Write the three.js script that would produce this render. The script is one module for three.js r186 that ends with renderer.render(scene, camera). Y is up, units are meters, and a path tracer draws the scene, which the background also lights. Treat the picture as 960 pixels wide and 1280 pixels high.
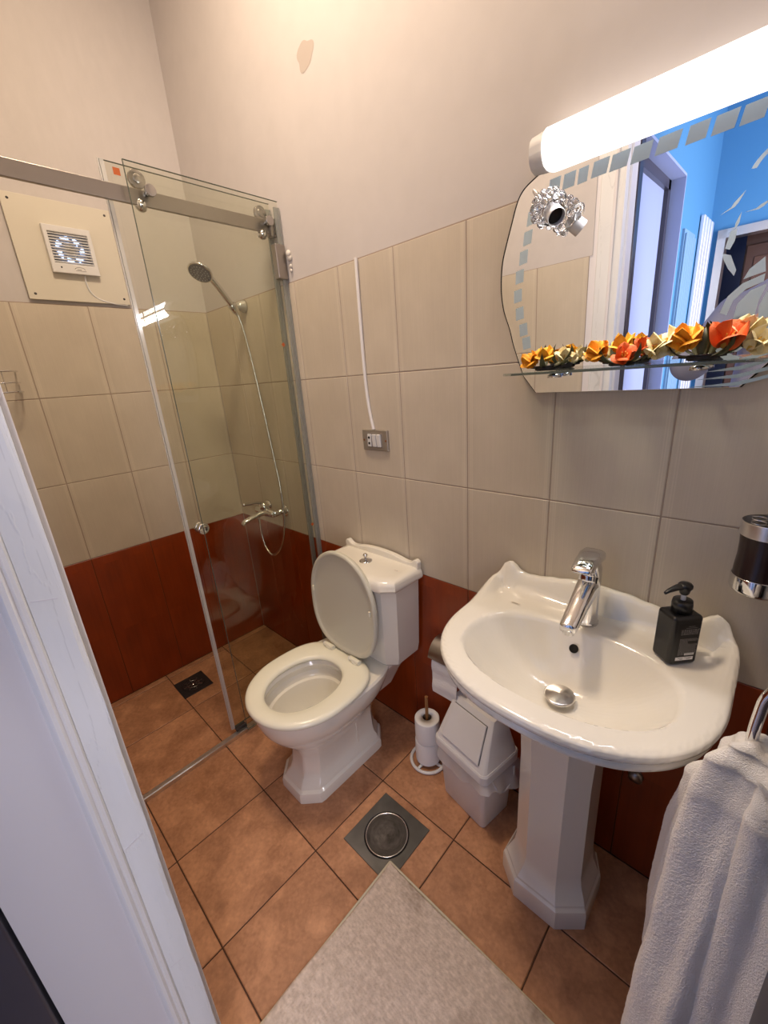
import * as THREE from 'three';
import { RoundedBoxGeometry } from 'three/addons/geometries/RoundedBoxGeometry.js';
import { mergeGeometries, mergeVertices, toCreasedNormals } from 'three/addons/utils/BufferGeometryUtils.js';
import { MarchingCubes } from 'three/addons/objects/MarchingCubes.js';
import { RectAreaLightUniformsLib } from 'three/addons/lights/RectAreaLightUniformsLib.js';

// ------------------------------------------------------------------ camera, sky, exposure
RectAreaLightUniformsLib.init();
const scene = new THREE.Scene();
const camera = new THREE.PerspectiveCamera(2 * Math.atan(640 / 512.34) * 180 / Math.PI, 960 / 1280, 0.01, 50);
camera.position.set(2.16206, 1.43122, 1.04043);
camera.rotation.set(-0.317388, 0.7785993, -0.0722928, 'YXZ');
scene.background = new THREE.Color(0.46, 0.48, 0.58);
const renderer = new THREE.WebGLRenderer({ antialias: true });
renderer.toneMapping = THREE.LinearToneMapping;
renderer.toneMappingExposure = 1.72;
renderer.shadowMap.enabled = true;
const LIGHT = { lamp: 36, lampGlow: 0.80, unseenCeiling: 70, day: 6 };

// ------------------------------------------------------------------ helpers
const V = (x, y, z) => new THREE.Vector3(x, y, z);
let seed = 12345;
const rnd = () => { seed = (seed * 1664525 + 1013904223) >>> 0; return seed / 4294967296; };
const rr = (a, b) => a + (b - a) * rnd();
const sm = (a, b, x) => { const t = Math.min(1, Math.max(0, (x - a) / (b - a))); return t * t * (3 - 2 * t); };
const lerp = (a, b, t) => a + (b - a) * t;
function hash(i, j, k = 0) { let h = (i * 374761393 + j * 668265263 + k * 974634777) | 0; h = Math.imul(h ^ (h >>> 13), 1274126177); return ((h ^ (h >>> 16)) >>> 0) / 4294967296; }
function vnoise(x, y, p, k = 0) {            // tileable value noise, period p
  const xi = Math.floor(x), yi = Math.floor(y), fx = x - xi, fy = y - yi, m = (a) => ((a % p) + p) % p;
  const u = fx * fx * (3 - 2 * fx), v = fy * fy * (3 - 2 * fy);
  return lerp(lerp(hash(m(xi), m(yi), k), hash(m(xi + 1), m(yi), k), u), lerp(hash(m(xi), m(yi + 1), k), hash(m(xi + 1), m(yi + 1), k), u), v);
}
function fbm(u, v, base, oct, k = 0) { let s = 0, a = 0.5, p = base; for (let o = 0; o < oct; o++) { s += a * vnoise(u * p, v * p, p, k + o * 7); a *= 0.5; p *= 2; } return s / (1 - Math.pow(0.5, oct)); }
function tex(w, h, fn, srgb = true, rep) {
  const d = new Uint8Array(w * h * 4);
  for (let j = 0; j < h; j++) for (let i = 0; i < w; i++) {
    const c = fn((i + 0.5) / w, (j + 0.5) / h), o = (j * w + i) * 4, g = Array.isArray(c) ? c : [c, c, c];
    for (let k = 0; k < 3; k++) d[o + k] = Math.max(0, Math.min(255, Math.round(g[k])));
    d[o + 3] = 255;
  }
  const t = new THREE.DataTexture(d, w, h); t.wrapS = t.wrapT = THREE.RepeatWrapping; t.magFilter = THREE.LinearFilter; t.minFilter = THREE.LinearFilter;
  if (srgb) t.colorSpace = THREE.SRGBColorSpace;
  if (rep) t.repeat.set(...rep);
  t.needsUpdate = true; return t;
}
function canvasTex(w, h, draw) {
  const c = document.createElement('canvas'); c.width = w; c.height = h; draw(c.getContext('2d'), w, h);
  const t = new THREE.CanvasTexture(c); t.colorSpace = THREE.SRGBColorSpace; return t;
}
const std = (o) => new THREE.MeshStandardMaterial(o);
const phy = (o) => new THREE.MeshPhysicalMaterial(o);

const used = new Map();
function numbered(n) { const k = used.get(n) || 0; used.set(n, k + 1); return k ? `${n}_${String(k).padStart(3, '0')}` : n; }
function tag(o, label, category, group) { o.userData.label = label; o.userData.category = category; if (group) o.userData.group = group; return o; }
function thing(name, label, category, pos = [0, 0, 0], turn = 0, group) {
  const o = new THREE.Group(); o.name = numbered(name); o.position.set(...pos); o.rotation.y = turn; tag(o, label, category, group); scene.add(o); return o;
}
function obj(name, geo, m, parent, label) {
  if (Array.isArray(geo)) geo = merge(geo);
  const o = new THREE.Mesh(geo, m); o.name = parent ? name : numbered(name);
  if (parent) { const same = parent.children.filter((c) => c.name === name || c.name.startsWith(name + '_')).length; if (same) o.name = `${name}_${String(same).padStart(3, '0')}`; }
  o.castShadow = o.receiveShadow = true; if (label) o.userData.label = label;
  (parent || scene).add(o); return o;
}
function struct(name, geo, m) { const o = obj(name, geo, m); o.userData.kind = 'structure'; return o; }
function merge(list) {
  return mergeGeometries(list.map((g) => { const q = g.index ? g.toNonIndexed() : g.clone(); for (const k of Object.keys(q.attributes)) if (!['position', 'normal', 'uv'].includes(k)) q.deleteAttribute(k);
    if (!q.attributes.uv) q.setAttribute('uv', new THREE.BufferAttribute(new Float32Array(q.attributes.position.count * 2), 2)); q.morphAttributes = {}; return q; }));
}
function box(x0, x1, y0, y1, z0, z1, r = 0) {
  const w = x1 - x0, h = y1 - y0, d = z1 - z0;
  const g = r ? new RoundedBoxGeometry(w, h, d, 2, r) : new THREE.BoxGeometry(w, h, d);
  g.translate((x0 + x1) / 2, (y0 + y1) / 2, (z0 + z1) / 2); return g;
}
function cyl(p, q, r0, r1 = r0, seg = 24, open = false) {
  const a = V(...p), b = V(...q), d = b.clone().sub(a), g = new THREE.CylinderGeometry(r1, r0, d.length(), seg, 1, open);
  g.applyQuaternion(new THREE.Quaternion().setFromUnitVectors(V(0, 1, 0), d.clone().normalize())); g.translate(...a.clone().add(b).multiplyScalar(0.5).toArray()); return g;
}
function lathe(pts, seg = 40, axisTo) {
  const g = new THREE.LatheGeometry(pts.map((p) => new THREE.Vector2(...p)), seg);
  if (axisTo) g.applyQuaternion(new THREE.Quaternion().setFromUnitVectors(V(0, 1, 0), V(...axisTo).normalize())); return g;
}
function at(g, x, y, z) { g.translate(x, y, z); return g; }
function tube(pts, r, seg = 60, rad = 10, closed = false) { return new THREE.TubeGeometry(new THREE.CatmullRomCurve3(pts.map((p) => V(...p)), closed), seg, r, rad, closed); }
// rings: arrays of [x,y,z] with equal counts, joined into a skin
function loft(rings, { capStart = false, capEnd = false, closed = true, crease = 0, ring = false } = {}) {
  const n = rings[0].length, pos = [], uv = [], idx = [];
  rings.forEach((r, i) => r.forEach((p, j) => { pos.push(...p); uv.push(j / n, i / Math.max(1, rings.length - 1)); }));
  const m = rings.length, M = ring ? m : m - 1, N = closed ? n : n - 1;
  for (let i = 0; i < M; i++) for (let j = 0; j < N; j++) { const a = i * n + j, b = i * n + (j + 1) % n, c = ((i + 1) % m) * n + j, d = ((i + 1) % m) * n + (j + 1) % n; idx.push(a, b, d, a, d, c); }
  const cap = (i, flip) => { const r = rings[i], c = r.reduce((s, p) => [s[0] + p[0] / n, s[1] + p[1] / n, s[2] + p[2] / n], [0, 0, 0]); const o = pos.length / 3; pos.push(...c); uv.push(0.5, 0.5);
    for (let j = 0; j < n; j++) { const a = i * n + j, b = i * n + (j + 1) % n; flip ? idx.push(o, a, b) : idx.push(o, b, a); } };
  if (capStart) cap(0, false); if (capEnd) cap(m - 1, true);
  let g = new THREE.BufferGeometry(); g.setAttribute('position', new THREE.Float32BufferAttribute(pos, 3)); g.setAttribute('uv', new THREE.Float32BufferAttribute(uv, 2)); g.setIndex(idx);
  if (crease) g = toCreasedNormals(g, crease); else g.computeVertexNormals();
  return g;
}
// chamfered plate: front face at z=0 looking at +z, centred, uv in fractions of (uw, uh)
function plate(w, h, d, b, uw = w, uh = h) {
  const x = w / 2, y = h / 2, P = [], U = [], N = [];
  const quad = (a, b2, c, e) => { const n = V(...b2).sub(V(...a)).cross(V(...c).sub(V(...a))).normalize(); for (const p of [a, b2, c, a, c, e]) { P.push(...p); N.push(n.x, n.y, n.z); U.push((p[0] + x) / uw, (p[1] + y) / uh); } };
  const F = [[-x + b, -y + b, 0], [x - b, -y + b, 0], [x - b, y - b, 0], [-x + b, y - b, 0]], M = [[-x, -y, -b], [x, -y, -b], [x, y, -b], [-x, y, -b]], B = M.map((p) => [p[0], p[1], -d]);
  quad(...F); for (let i = 0; i < 4; i++) { const j = (i + 1) % 4; quad(M[i], M[j], F[j], F[i]); quad(B[i], B[j], M[j], M[i]); }
  const g = new THREE.BufferGeometry(); g.setAttribute('position', new THREE.Float32BufferAttribute(P, 3)); g.setAttribute('normal', new THREE.Float32BufferAttribute(N, 3)); g.setAttribute('uv', new THREE.Float32BufferAttribute(U, 2)); return g;
}
const shapeOf = (pts) => new THREE.Shape(pts.map((p) => new THREE.Vector2(...p)));
function extrude(shape, depth, bevel = 0, seg = 2) { return new THREE.ExtrudeGeometry(shape, { depth, bevelEnabled: bevel > 0, bevelSize: bevel, bevelThickness: bevel, bevelOffset: -bevel, bevelSegments: seg, curveSegments: 24 }); }
const sup = (c, n) => Math.sign(c) * Math.pow(Math.abs(c), 2 / n);

// ------------------------------------------------------------------ materials
const plasterBump = tex(256, 256, (u, v) => 255 * fbm(u, v, 12, 4, 3), false, [2, 2]);
const M = {};
M.paint = std({ color: new THREE.Color(0.62, 0.575, 0.545), roughness: 0.85, bumpMap: plasterBump, bumpScale: 0.0012,
  map: tex(512, 512, (u, v) => { const n = fbm(u, v, 4, 4, 9), f = fbm(u, v, 64, 2, 4); const g = 247 + 7 * (n - .5) + 5 * (f - .5); return [g, g, g]; }, true) });
M.jamb = std({ color: new THREE.Color(0.74, 0.70, 0.69), roughness: 0.6 });
M.jambRough = std({ roughness: 0.8, bumpMap: tex(256, 256, (u, v) => { const n = fbm(u, v, 6, 5, 21); return 255 * (Math.abs(n - .5) < .004 ? 0.3 : 0.55 + .4 * (n - .5)); }, false, [1, 3]), bumpScale: 0.0018,
  map: tex(256, 512, (u, v) => { const n = fbm(u, v, 5, 5, 31), c = Math.abs(fbm(u, v, 4, 4, 77) - .5) < .003 ? 14 : 0; const g = 226 + 22 * (n - .5) - c; return [g, g - 1, g - 4]; }) });
M.hallPaint = std({ color: new THREE.Color(0.085, 0.28, 0.49), roughness: 0.75 });
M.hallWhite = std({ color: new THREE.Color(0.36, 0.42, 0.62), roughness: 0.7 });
M.darkWood = std({ color: new THREE.Color(0.050, 0.044, 0.058), roughness: 0.3 });
M.grout = std({ color: new THREE.Color(0.36, 0.28, 0.22), roughness: 0.9 });
M.groutFloor = std({ color: new THREE.Color(0.075, 0.035, 0.018), roughness: 0.9 });
const wallTileMaps = [0, 1].map((k) => tex(256, 352, (u, v) => {
  const x = u * 0.251, dl = Math.min(x, 0.251 - x); let l = 0;
  for (const p of [0.011, 0.016]) l += Math.exp(-Math.pow((dl - p) / 0.0011, 2)) * 10;
  const weave = 2.5 * (fbm(u, v * 0.12, 64, 2, 5 + k) - .5) + 4 * (hash(Math.floor(u * 256), 1, k) - .5), n = fbm(u, v, 3, 4, 11 + k * 5);
  const g = (n - .5) * 14 + weave + l + (l > 1 ? 3 * (hash(3, Math.floor(v * 352)) - .5) : 0);
  return [199 + g, 187 + g, 168 + g * .95];
}));
M.wallTile = wallTileMaps.map((m) => phy({ map: m, roughness: 0.42, specularIntensity: 0.6 }));
M.brownTile = [0, 1, 2].map((k) => phy({ map: tex(256, 352, (u, v) => { const n = fbm(u, v * .6, 4, 5, 40 + k * 9), s = fbm(u, v * .05, 32, 2, 60 + k); const g = (n - .5) * 34 + (s - .5) * 16; return [140 + g, 55 + g * .5, 14 + g * .3]; }), roughness: 0.3 }));
M.brownGrout = std({ color: new THREE.Color(0.13, 0.038, 0.010), roughness: 0.8 });
M.floorTile = [0, 1, 2, 3].map((k) => phy({ roughness: 0.42, map: tex(320, 320, (u, v) => {
  const w = fbm(u, v, 3, 4, 100 + k * 11), n = fbm(u + w * .22, v + w * .18, 5, 5, 120 + k * 13), f = fbm(u, v, 40, 3, 140 + k), vein = Math.exp(-Math.pow((n - .5) / .02, 2)) * 7;
  const g = (n - .5) * 62 + (f - .5) * 30 - vein; return [182 + g, 131 + g * .86, 95 + g * .7]; }) }));
M.porcelain = phy({ color: new THREE.Color(0.86, 0.82, 0.72), roughness: 0.13, clearcoat: 0.5, clearcoatRoughness: 0.05 });
M.seat = phy({ color: new THREE.Color(0.86, 0.83, 0.67), roughness: 0.25 });
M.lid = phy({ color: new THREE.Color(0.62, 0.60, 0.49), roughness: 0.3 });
M.chrome = std({ color: new THREE.Color(0.74, 0.74, 0.75), metalness: 1, roughness: 0.09 });
const brushed = tex(256, 64, (u, v) => 120 + 70 * (fbm(u * .1, v, 32, 3, 8) - .5) + 60 * (hash(0, Math.floor(v * 64)) - .5), false);
M.steel = std({ color: new THREE.Color(0.36, 0.33, 0.305), metalness: 1, roughness: 0.32, roughnessMap: null, bumpMap: brushed, bumpScale: 0.00012 });
M.disc = std({ color: new THREE.Color(0.45, 0.43, 0.41), metalness: 1, roughness: 0.25, bumpMap: brushed, bumpScale: 0.0001 });
M.alu = std({ color: new THREE.Color(0.70, 0.69, 0.67), metalness: 1, roughness: 0.3 });
M.darkMetal = std({ color: new THREE.Color(0.06, 0.055, 0.055), metalness: 0.7, roughness: 0.45 });
M.black = phy({ color: new THREE.Color(0.009, 0.009, 0.010), roughness: 0.28 });
M.hole = std({ color: new THREE.Color(0.006, 0.005, 0.005), roughness: 0.9 });
M.whitePlastic = phy({ color: new THREE.Color(0.72, 0.71, 0.69), roughness: 0.38 });
M.binPlastic = phy({ color: new THREE.Color(0.76, 0.75, 0.745), roughness: 0.35 });
M.paper = std({ color: new THREE.Color(0.82, 0.81, 0.79), roughness: 0.95, bumpMap: plasterBump, bumpScale: 0.0008 });
M.glass = phy({ color: new THREE.Color(0.90, 0.915, 0.845), transmission: 1, thickness: 0, roughness: 0.0, ior: 1.5, specularIntensity: 1 });
M.glassEdge = phy({ color: new THREE.Color(0.16, 0.19, 0.15), roughness: 0.15, transmission: 0.35, thickness: 0 });
M.clearGlass = phy({ color: new THREE.Color(0.97, 0.97, 0.97), transmission: 1, thickness: 0.01, roughness: 0.03, ior: 1.5 });
M.sealGrey = phy({ color: new THREE.Color(0.62, 0.63, 0.60), roughness: 0.2, transmission: 0.7, thickness: 0 });
M.seal = phy({ color: new THREE.Color(0.88, 0.87, 0.84), roughness: 0.12, transmission: 0.6, thickness: 0 });
M.mirror = std({ color: new THREE.Color(0.90, 0.91, 0.92), metalness: 1, roughness: 0.0 });
M.etch = std({ color: new THREE.Color(0.46, 0.56, 0.60), metalness: 0.3, roughness: 0.55 });
M.lampGlow = std({ color: 0xffffff, emissive: new THREE.Color(1, 0.97, 0.96), emissiveIntensity: LIGHT.lampGlow, roughness: 0.4 });
M.orange = std({ color: new THREE.Color(0.42, 0.09, 0.015), roughness: 0.5 });
M.wood = std({ roughness: 0.6, map: tex(64, 256, (u, v) => { const n = fbm(u, v * .15, 16, 3, 3); return [150 + 50 * (n - .5), 104 + 44 * (n - .5), 60 + 30 * (n - .5)]; }) });

// ------------------------------------------------------------------ dimensions
const TW = 0.25088, ROW = [0, 0.7426, 1.0926, 1.4426, 1.7926], CEIL = 3.15, XR = 2.46, ZF = 1.0, WT = 0.15;

// ------------------------------------------------------------------ the setting
const tileCache = new Map();
function tileGeo(w, h) { const k = w.toFixed(4) + h.toFixed(4); if (!tileCache.has(k)) tileCache.set(k, plate(w, h, 0.006, 0.0016, TW, 0.35)); return tileCache.get(k); }
function tileWall(wall, edges, place, rotY) {          // edges: joint positions along the wall
  const G = 0.0011;
  for (let i = 0; i < edges.length - 1; i++) for (let r = 0; r < 4; r++) {
    const w = edges[i + 1] - edges[i] - 2 * G, g = G, h = ROW[r + 1] - ROW[r] - 2 * g;
    const o = obj('tile', tileGeo(w, h), r < 1 ? M.brownTile[(i * 2) % 3] : M.wallTile[(i + r) % 2], wall);
    const [x, z] = place((edges[i] + edges[i + 1]) / 2); o.position.set(x, (ROW[r] + ROW[r + 1]) / 2, z); o.rotation.y = rotY + rr(-.0012, .0012); o.rotation.x = rr(-.0008, .0008);
  }
}
const range = (a, step, end) => { const r = []; for (let x = a; x < end - 0.02; x += step) r.push(x); r.push(end); return r; };
// toilet wall
const wallBack = struct('wall_back', box(-0.12, XR + .12, 0, CEIL, -0.14, -0.0035), M.paint);
obj('grout', box(0, XR, ROW[1], 1.7945, -0.0034, -0.0012), M.grout, wallBack); obj('grout', box(0, XR, 0, ROW[1], -0.0034, -0.0012), M.brownGrout, wallBack);
tileWall(wallBack, [0, ...range(0.2457, TW, XR)], (c) => [c, 0], 0);
obj('stain', (() => { const g = new THREE.CircleGeometry(0.034, 40); const p = g.attributes.position; for (let i = 1; i < p.count; i++) { const a = Math.atan2(p.getY(i), p.getX(i)), k = 1 + .12 * Math.sin(a * 3 + 1) + .07 * Math.sin(a * 5); p.setXY(i, p.getX(i) * k * 1.15, p.getY(i) * k); } g.translate(0.939, 2.364, -0.0031); return g; })(), std({ color: new THREE.Color(0.46, 0.40, 0.35), roughness: .9 }), wallBack);
// shower wall
const wallLeft = struct('wall_left', box(-0.14, -0.0035, 0, CEIL, -0.0035, ZF + WT), M.paint);
obj('grout', box(-.0034, -.0012, ROW[1], 1.7945, 0, ZF), M.grout, wallLeft); obj('grout', box(-.0034, -.0012, 0, ROW[1], 0, ZF), M.brownGrout, wallLeft);
tileWall(wallLeft, range(0, TW, ZF), (c) => [0, c], Math.PI / 2);
// door wall with the opening the camera stands in
const DX0 = 1.59, DX1 = 2.34, DH = 2.3;
const wallFront = struct('wall_front', [box(0, DX0, 0, CEIL, ZF + .0035, ZF + WT), box(DX0, DX1, DH, CEIL, ZF + .0035, ZF + WT), box(DX1, XR + .12, 0, CEIL, ZF + .0035, ZF + WT)], M.jamb);
obj('plaster', box(0, 1.49, 1.7926, CEIL, ZF + .0005, ZF + .0034), M.paint, wallFront);
obj('grout', box(0, 1.478, 0, ROW[4], ZF + .0012, ZF + .0034), M.grout, wallFront);
tileWall(wallFront, range(0.005, TW, 1.478), (c) => [c, ZF], Math.PI);
struct('wall_right', box(XR, XR + .12, 0, CEIL, -0.0035, ZF + .0035), M.paint);
struct('ceiling', box(-.12, XR + .12, CEIL, CEIL + .1, -.12, ZF + WT), std({ color: new THREE.Color(0.78, 0.72, 0.66), roughness: .9 }));
// rough plaster corner strip and moulding of the door jamb (left of the camera)
{
  const t = struct('trim_1', (() => {                     // hand-plastered corner strip, edge uneven
    const rings = []; const n = 70;
    for (let i = 0; i <= n; i++) { const y = i / n * (DH + .02), e = 0.0018 * (fbm(y * .9 % 1, .3, 16, 4, 5) - .5) * 2, e2 = 0.0018 * (fbm(y * .7 % 1, .7, 20, 3, 15) - .5) * 2;
      rings.push([[1.5050, y, ZF + .002], [1.5080, y, ZF - .004 + e2], [1.5700, y, ZF - .005 + e * .5], [1.5915 + e2, y, ZF - .003 + e], [1.5940 + e, y, ZF + .003], [1.5935 + e2, y, ZF + .031], [1.5880, y, ZF + .033], [1.5500, y, ZF + .02]]); }
    return loft(rings, { capStart: true, capEnd: true, crease: 0.5 }); })(), M.jambRough);
  obj('joint', [0.55, 0.83, 1.22].map((y, i) => { const g = new THREE.BoxGeometry(.0009, .0010, .024); g.rotateX((i % 2 ? 1 : -1) * .25); return at(g, 1.5943, y, ZF + .017); }), M.jamb, t);
  const prof = [[1.5700, ZF + .031], [1.5935, ZF + .0315], [1.5970, ZF + .034], [1.5975, ZF + .038], [1.5950, ZF + .0405], [1.5990, ZF + .044], [1.5990, ZF + .0485], [1.5950, ZF + .052], [1.5905, ZF + .054], [1.5700, ZF + .055]];
  struct('trim_2', loft([0, DH].map((y) => prof.map(([x, z]) => [x, y, z])), { capStart: true, capEnd: true, crease: .7 }), std({ color: new THREE.Color(.80, .77, .73), roughness: .42 }));
  // matching moulding on the bathroom face (seen in the mirror)
  struct('trim_3', [1.556].map((x) => box(x, x + .012, 0, DH, ZF - .011, ZF - .003, .003)), M.jamb);
}
// floor
const FT = 0.31586, fx0 = 0.9871 - 4 * FT, fz0 = 0.2788 - FT;
const floor = struct('floor', box(-.12, XR + .12, -0.1, -0.0018, -.12, ZF + WT), M.groutFloor);
{
  const gs = new Map();
  for (let i = 0; i < 9; i++) for (let j = 0; j < 5; j++) {
    const x0 = Math.max(0, fx0 + i * FT), x1 = Math.min(XR, fx0 + (i + 1) * FT), z0 = Math.max(0, fz0 + j * FT), z1 = Math.min(ZF + .05, fz0 + (j + 1) * FT);
    if (x1 - x0 < .01 || z1 - z0 < .01) continue;
    const w = x1 - x0 - .0034, h = z1 - z0 - .0034, k = w.toFixed(3) + h.toFixed(3); if (!gs.has(k)) gs.set(k, plate(w, h, .007, .0018, FT, FT));
    const o = obj('tile', gs.get(k), M.floorTile[(i * 3 + j * 5) % 4], floor); o.position.set((x0 + x1) / 2, 0, (z0 + z1) / 2); o.rotation.set(-Math.PI / 2 + rr(-.0012, .0012), 0, 0);
  }
}
// hallway behind the camera (seen in the mirror)
const HX = 1.606, HX1 = 3.1, HZ = 2.84;
struct('hall_floor', box(1.2, HX1 + .1, -.1, 0, ZF + WT, 4.6), std({ color: new THREE.Color(.32, .24, .2), roughness: .5 }));
struct('hall_ceiling', box(1.2, HX1 + .1, 2.75, 2.85, ZF + WT, 4.6), M.hallPaint);
struct('hall_wall_side', [box(1.38, HX, 0, 2.75, 1.94, HZ), box(1.38, HX, 2.2, 2.75, ZF + WT + .002, 1.94)], M.hallPaint);
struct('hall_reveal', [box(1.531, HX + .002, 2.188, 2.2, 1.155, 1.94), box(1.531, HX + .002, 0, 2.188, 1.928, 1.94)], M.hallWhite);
struct('hall_wall_far', [box(1.38, 1.655, 0, 2.75, HZ, HZ + .12), box(1.655, 2.75, 2.03, 2.75, HZ, HZ + .12), box(2.75, HX1 + .1, 0, 2.75, HZ, HZ + .12)], M.hallPaint);
struct('hall_wall_window', [box(HX1, HX1 + .12, 0, .7, ZF + WT, HZ), box(HX1, HX1 + .12, 2.3, 2.75, ZF + WT, HZ), box(HX1, HX1 + .12, .7, 2.3, ZF + WT, 1.35), box(HX1, HX1 + .12, .7, 2.3, 2.55, HZ)], M.hallPaint);
struct('hall_wall_near', [box(XR + .12, HX1 + .1, 0, 2.75, ZF + .04, ZF + WT), box(1.38, HX1 + .1, 2.75, CEIL + .1, ZF + WT, ZF + WT + .1)], M.hallPaint);
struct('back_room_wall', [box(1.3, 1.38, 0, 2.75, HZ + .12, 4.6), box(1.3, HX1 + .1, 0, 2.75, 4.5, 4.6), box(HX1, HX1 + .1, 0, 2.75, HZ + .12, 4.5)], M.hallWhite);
{ // unseen hall window, out of view, placed to light hall and doorway with daylight
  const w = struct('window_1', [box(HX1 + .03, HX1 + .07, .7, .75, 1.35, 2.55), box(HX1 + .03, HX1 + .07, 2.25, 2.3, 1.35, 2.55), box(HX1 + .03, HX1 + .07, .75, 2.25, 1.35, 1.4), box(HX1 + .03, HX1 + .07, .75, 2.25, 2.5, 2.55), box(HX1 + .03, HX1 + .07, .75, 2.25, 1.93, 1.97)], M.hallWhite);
  obj('window_pane', box(HX1 + .048, HX1 + .052, .75, 2.25, 1.4, 2.5), phy({ color: 0xffffff, transmission: 1, thickness: 0, roughness: 0 }), w);
  const l = new THREE.RectAreaLight(new THREE.Color(0.94, 0.90, 1.05), LIGHT.day, 1.1, 1.5); l.position.set(HX1 - .02, 1.5, 1.95); l.lookAt(1.6, 1.5, 1.95); scene.add(l);
  // dark framed door set into the hall's side wall
  const d = struct('door_1', [box(1.50, 1.594, 0, 2.188, 1.154, 1.21, .004), box(1.50, 1.545, 0, 2.188, 1.885, 1.928), box(1.50, 1.545, 2.145, 2.188, 1.21, 1.928)], M.darkWood);
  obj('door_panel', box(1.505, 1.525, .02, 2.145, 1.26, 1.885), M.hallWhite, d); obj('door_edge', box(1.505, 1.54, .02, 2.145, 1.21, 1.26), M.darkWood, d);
  // grooved shutter against the side wall and aluminium sliding frame at the end of the hall
  const s = struct('shutter', box(HX, HX + .012, .1, 1.97, 2.0, 2.3), std({ color: new THREE.Color(.20, .36, .52), roughness: .6 }));
  for (let i = 0; i < 5; i++) obj('slat', box(HX + .012, HX + .022, .12, 1.95, 2.015 + i * .056, 2.06 + i * .056, .004), s.material, s);
  const a = struct('window_2', [box(1.655, 1.70, 0, 2.04, HZ - .02, HZ + .1), box(1.655, 2.75, 1.99, 2.04, HZ - .02, HZ + .1), box(2.705, 2.75, 0, 1.99, HZ - .02, HZ + .1)], M.alu);
  const lf = obj('sliding_leaf', [0, 1, 2, 3].map((i) => box(1.61, 1.632, 0.05, 2.09, 2.44 + i * .095, 2.50 + i * .095, .006)), std({ color: new THREE.Color(.75, .78, .82), metalness: .3, roughness: .35 }), a);
  lf.userData.label = 'stacked aluminium leaves';
}
{
  const w = thing('wardrobe', 'brown wooden wardrobe reflected in the mirror beyond the hall', 'wardrobe', [2.18, 0, 3.4]);
  obj('carcass', box(-.42, .5, 0, 2.06, -.02, .28), std({ color: new THREE.Color(.09, .045, .03), roughness: .45 }), w);
  for (const x of [-.41, -.03, .34]) { const d = obj('door', box(x, x + .35, .08, 1.98, -.04, -.02, .004), std({ color: new THREE.Color(.11, .052, .034), roughness: .4 }), w); obj('panel', [box(x + .05, x + .3, 1.1, 1.9, -.048, -.04, .003), box(x + .05, x + .3, .16, 1.0, -.048, -.04, .003)], std({ color: new THREE.Color(.15, .07, .045), roughness: .4 }), d); }
}
// bathroom door leaf, opened inwards on the right
{
  const d = struct('door_2', box(2.275, 2.315, .012, 2.02, .405, .985, .002), std({ color: new THREE.Color(0.035, 0.028, 0.032), roughness: .4 }));
  obj('door_panel', [box(2.268, 2.276, .15, .9, .50, .89, .003), box(2.268, 2.276, 1.06, 1.88, .50, .89, .003)], d.material, d);
}

// ------------------------------------------------------------------ shower
const glassPane = (x, y0, y1, z0, z1) => { // toughened pane with its green polished rim
  const pane = box(x - .004, x + .004, y0, y1, z0, z1);
  return pane;
};
function glassPanel(name, label, cat, x, y0, y1, z0, z1) {
  const t = thing(name, label, cat, [x, 0, 0]);
  const g = new THREE.PlaneGeometry(z1 - z0 - .003, y1 - y0 - .003); g.rotateY(Math.PI / 2); g.translate(.0, (y0 + y1) / 2, (z0 + z1) / 2);
  obj('glass_pane', g, M.glass, t);
  const e = .0028; obj('polished_edge', [box(-e, e, y1 - .0012, y1, z0, z1), box(-e, e, y0, y0 + .0012, z0, z1), box(-e, e, y0 + .0012, y1 - .0012, z1 - .0012, z1)], M.glassEdge, t);
  obj('wall_seal', [box(-.006, .006, y0, y1 - .02, z0 - .003, z0 + .004, .001), box(-.0035, .0035, y0, y1 - .02, z0 + .0045, z0 + .018)], M.sealGrey, t);
  return t;
}
const PX1 = 0.658, PX2 = 0.712, RX = 0.686;
const slide = glassPanel('shower_door', 'clear glass sliding shower door with round chrome knob, behind the rail', 'shower door', PX1, .035, 2.063, .004, .545);
obj('edge_seal', [box(-.004, .004, .03, 2.064, .5455, .5495, .0015), box(-.0045, .0045, .03, 2.063, .534, .545)], M.seal, slide);
obj('knob', [at(lathe([[0, 0], [.017, 0], [.0215, .004], [.0215, .016], [.018, .0215], [.013, .019], [.006, .017], [0, .0165]], 40, [1, 0, 0]), .004, .945, .489), at(lathe([[0, 0], [.017, 0], [.0215, .004], [.0215, .016], [.018, .0215], [0, .021]], 40, [-1, 0, 0]), -.004, .945, .489)], M.chrome, slide);
const disc = (r, h) => lathe([[0, 0], [r * .96, 0], [r, h * .12], [r, h * .88], [r * .94, h], [0, h]], 36, [1, 0, 0]);
for (const [z, y] of [[.462, 2.027], [.058, 2.018]]) {
  const w = obj('roller', [at(disc(.0235, .014), .012, y, z), at(disc(.012, .03), 0, y, z)], M.disc, slide);
  obj('guide_ball', [at(lathe([[0, -.0005], [.011, 0], [.0165, .006], [.0175, .012], [.0135, .022], [.006, .0275], [0, .028]], 32, [1, 0, 0]), .012, y - .066, z + .004), at(disc(.006, .014), 0, y - .066, z + .004)], M.chrome, w);
}
obj('sticker', [box(.004, .0046, 2.032, 2.05, .497, .515)], M.orange, slide);
const fixed = glassPanel('shower_screen', 'fixed clear glass shower screen clamped to the toilet wall, in front of the rail', 'shower screen', PX2, .03, 2.055, .004, .503);
obj('wall_clamp', [box(-.014, .016, 1.803, 1.917, .004, .046, .004)], M.steel, fixed);
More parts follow.
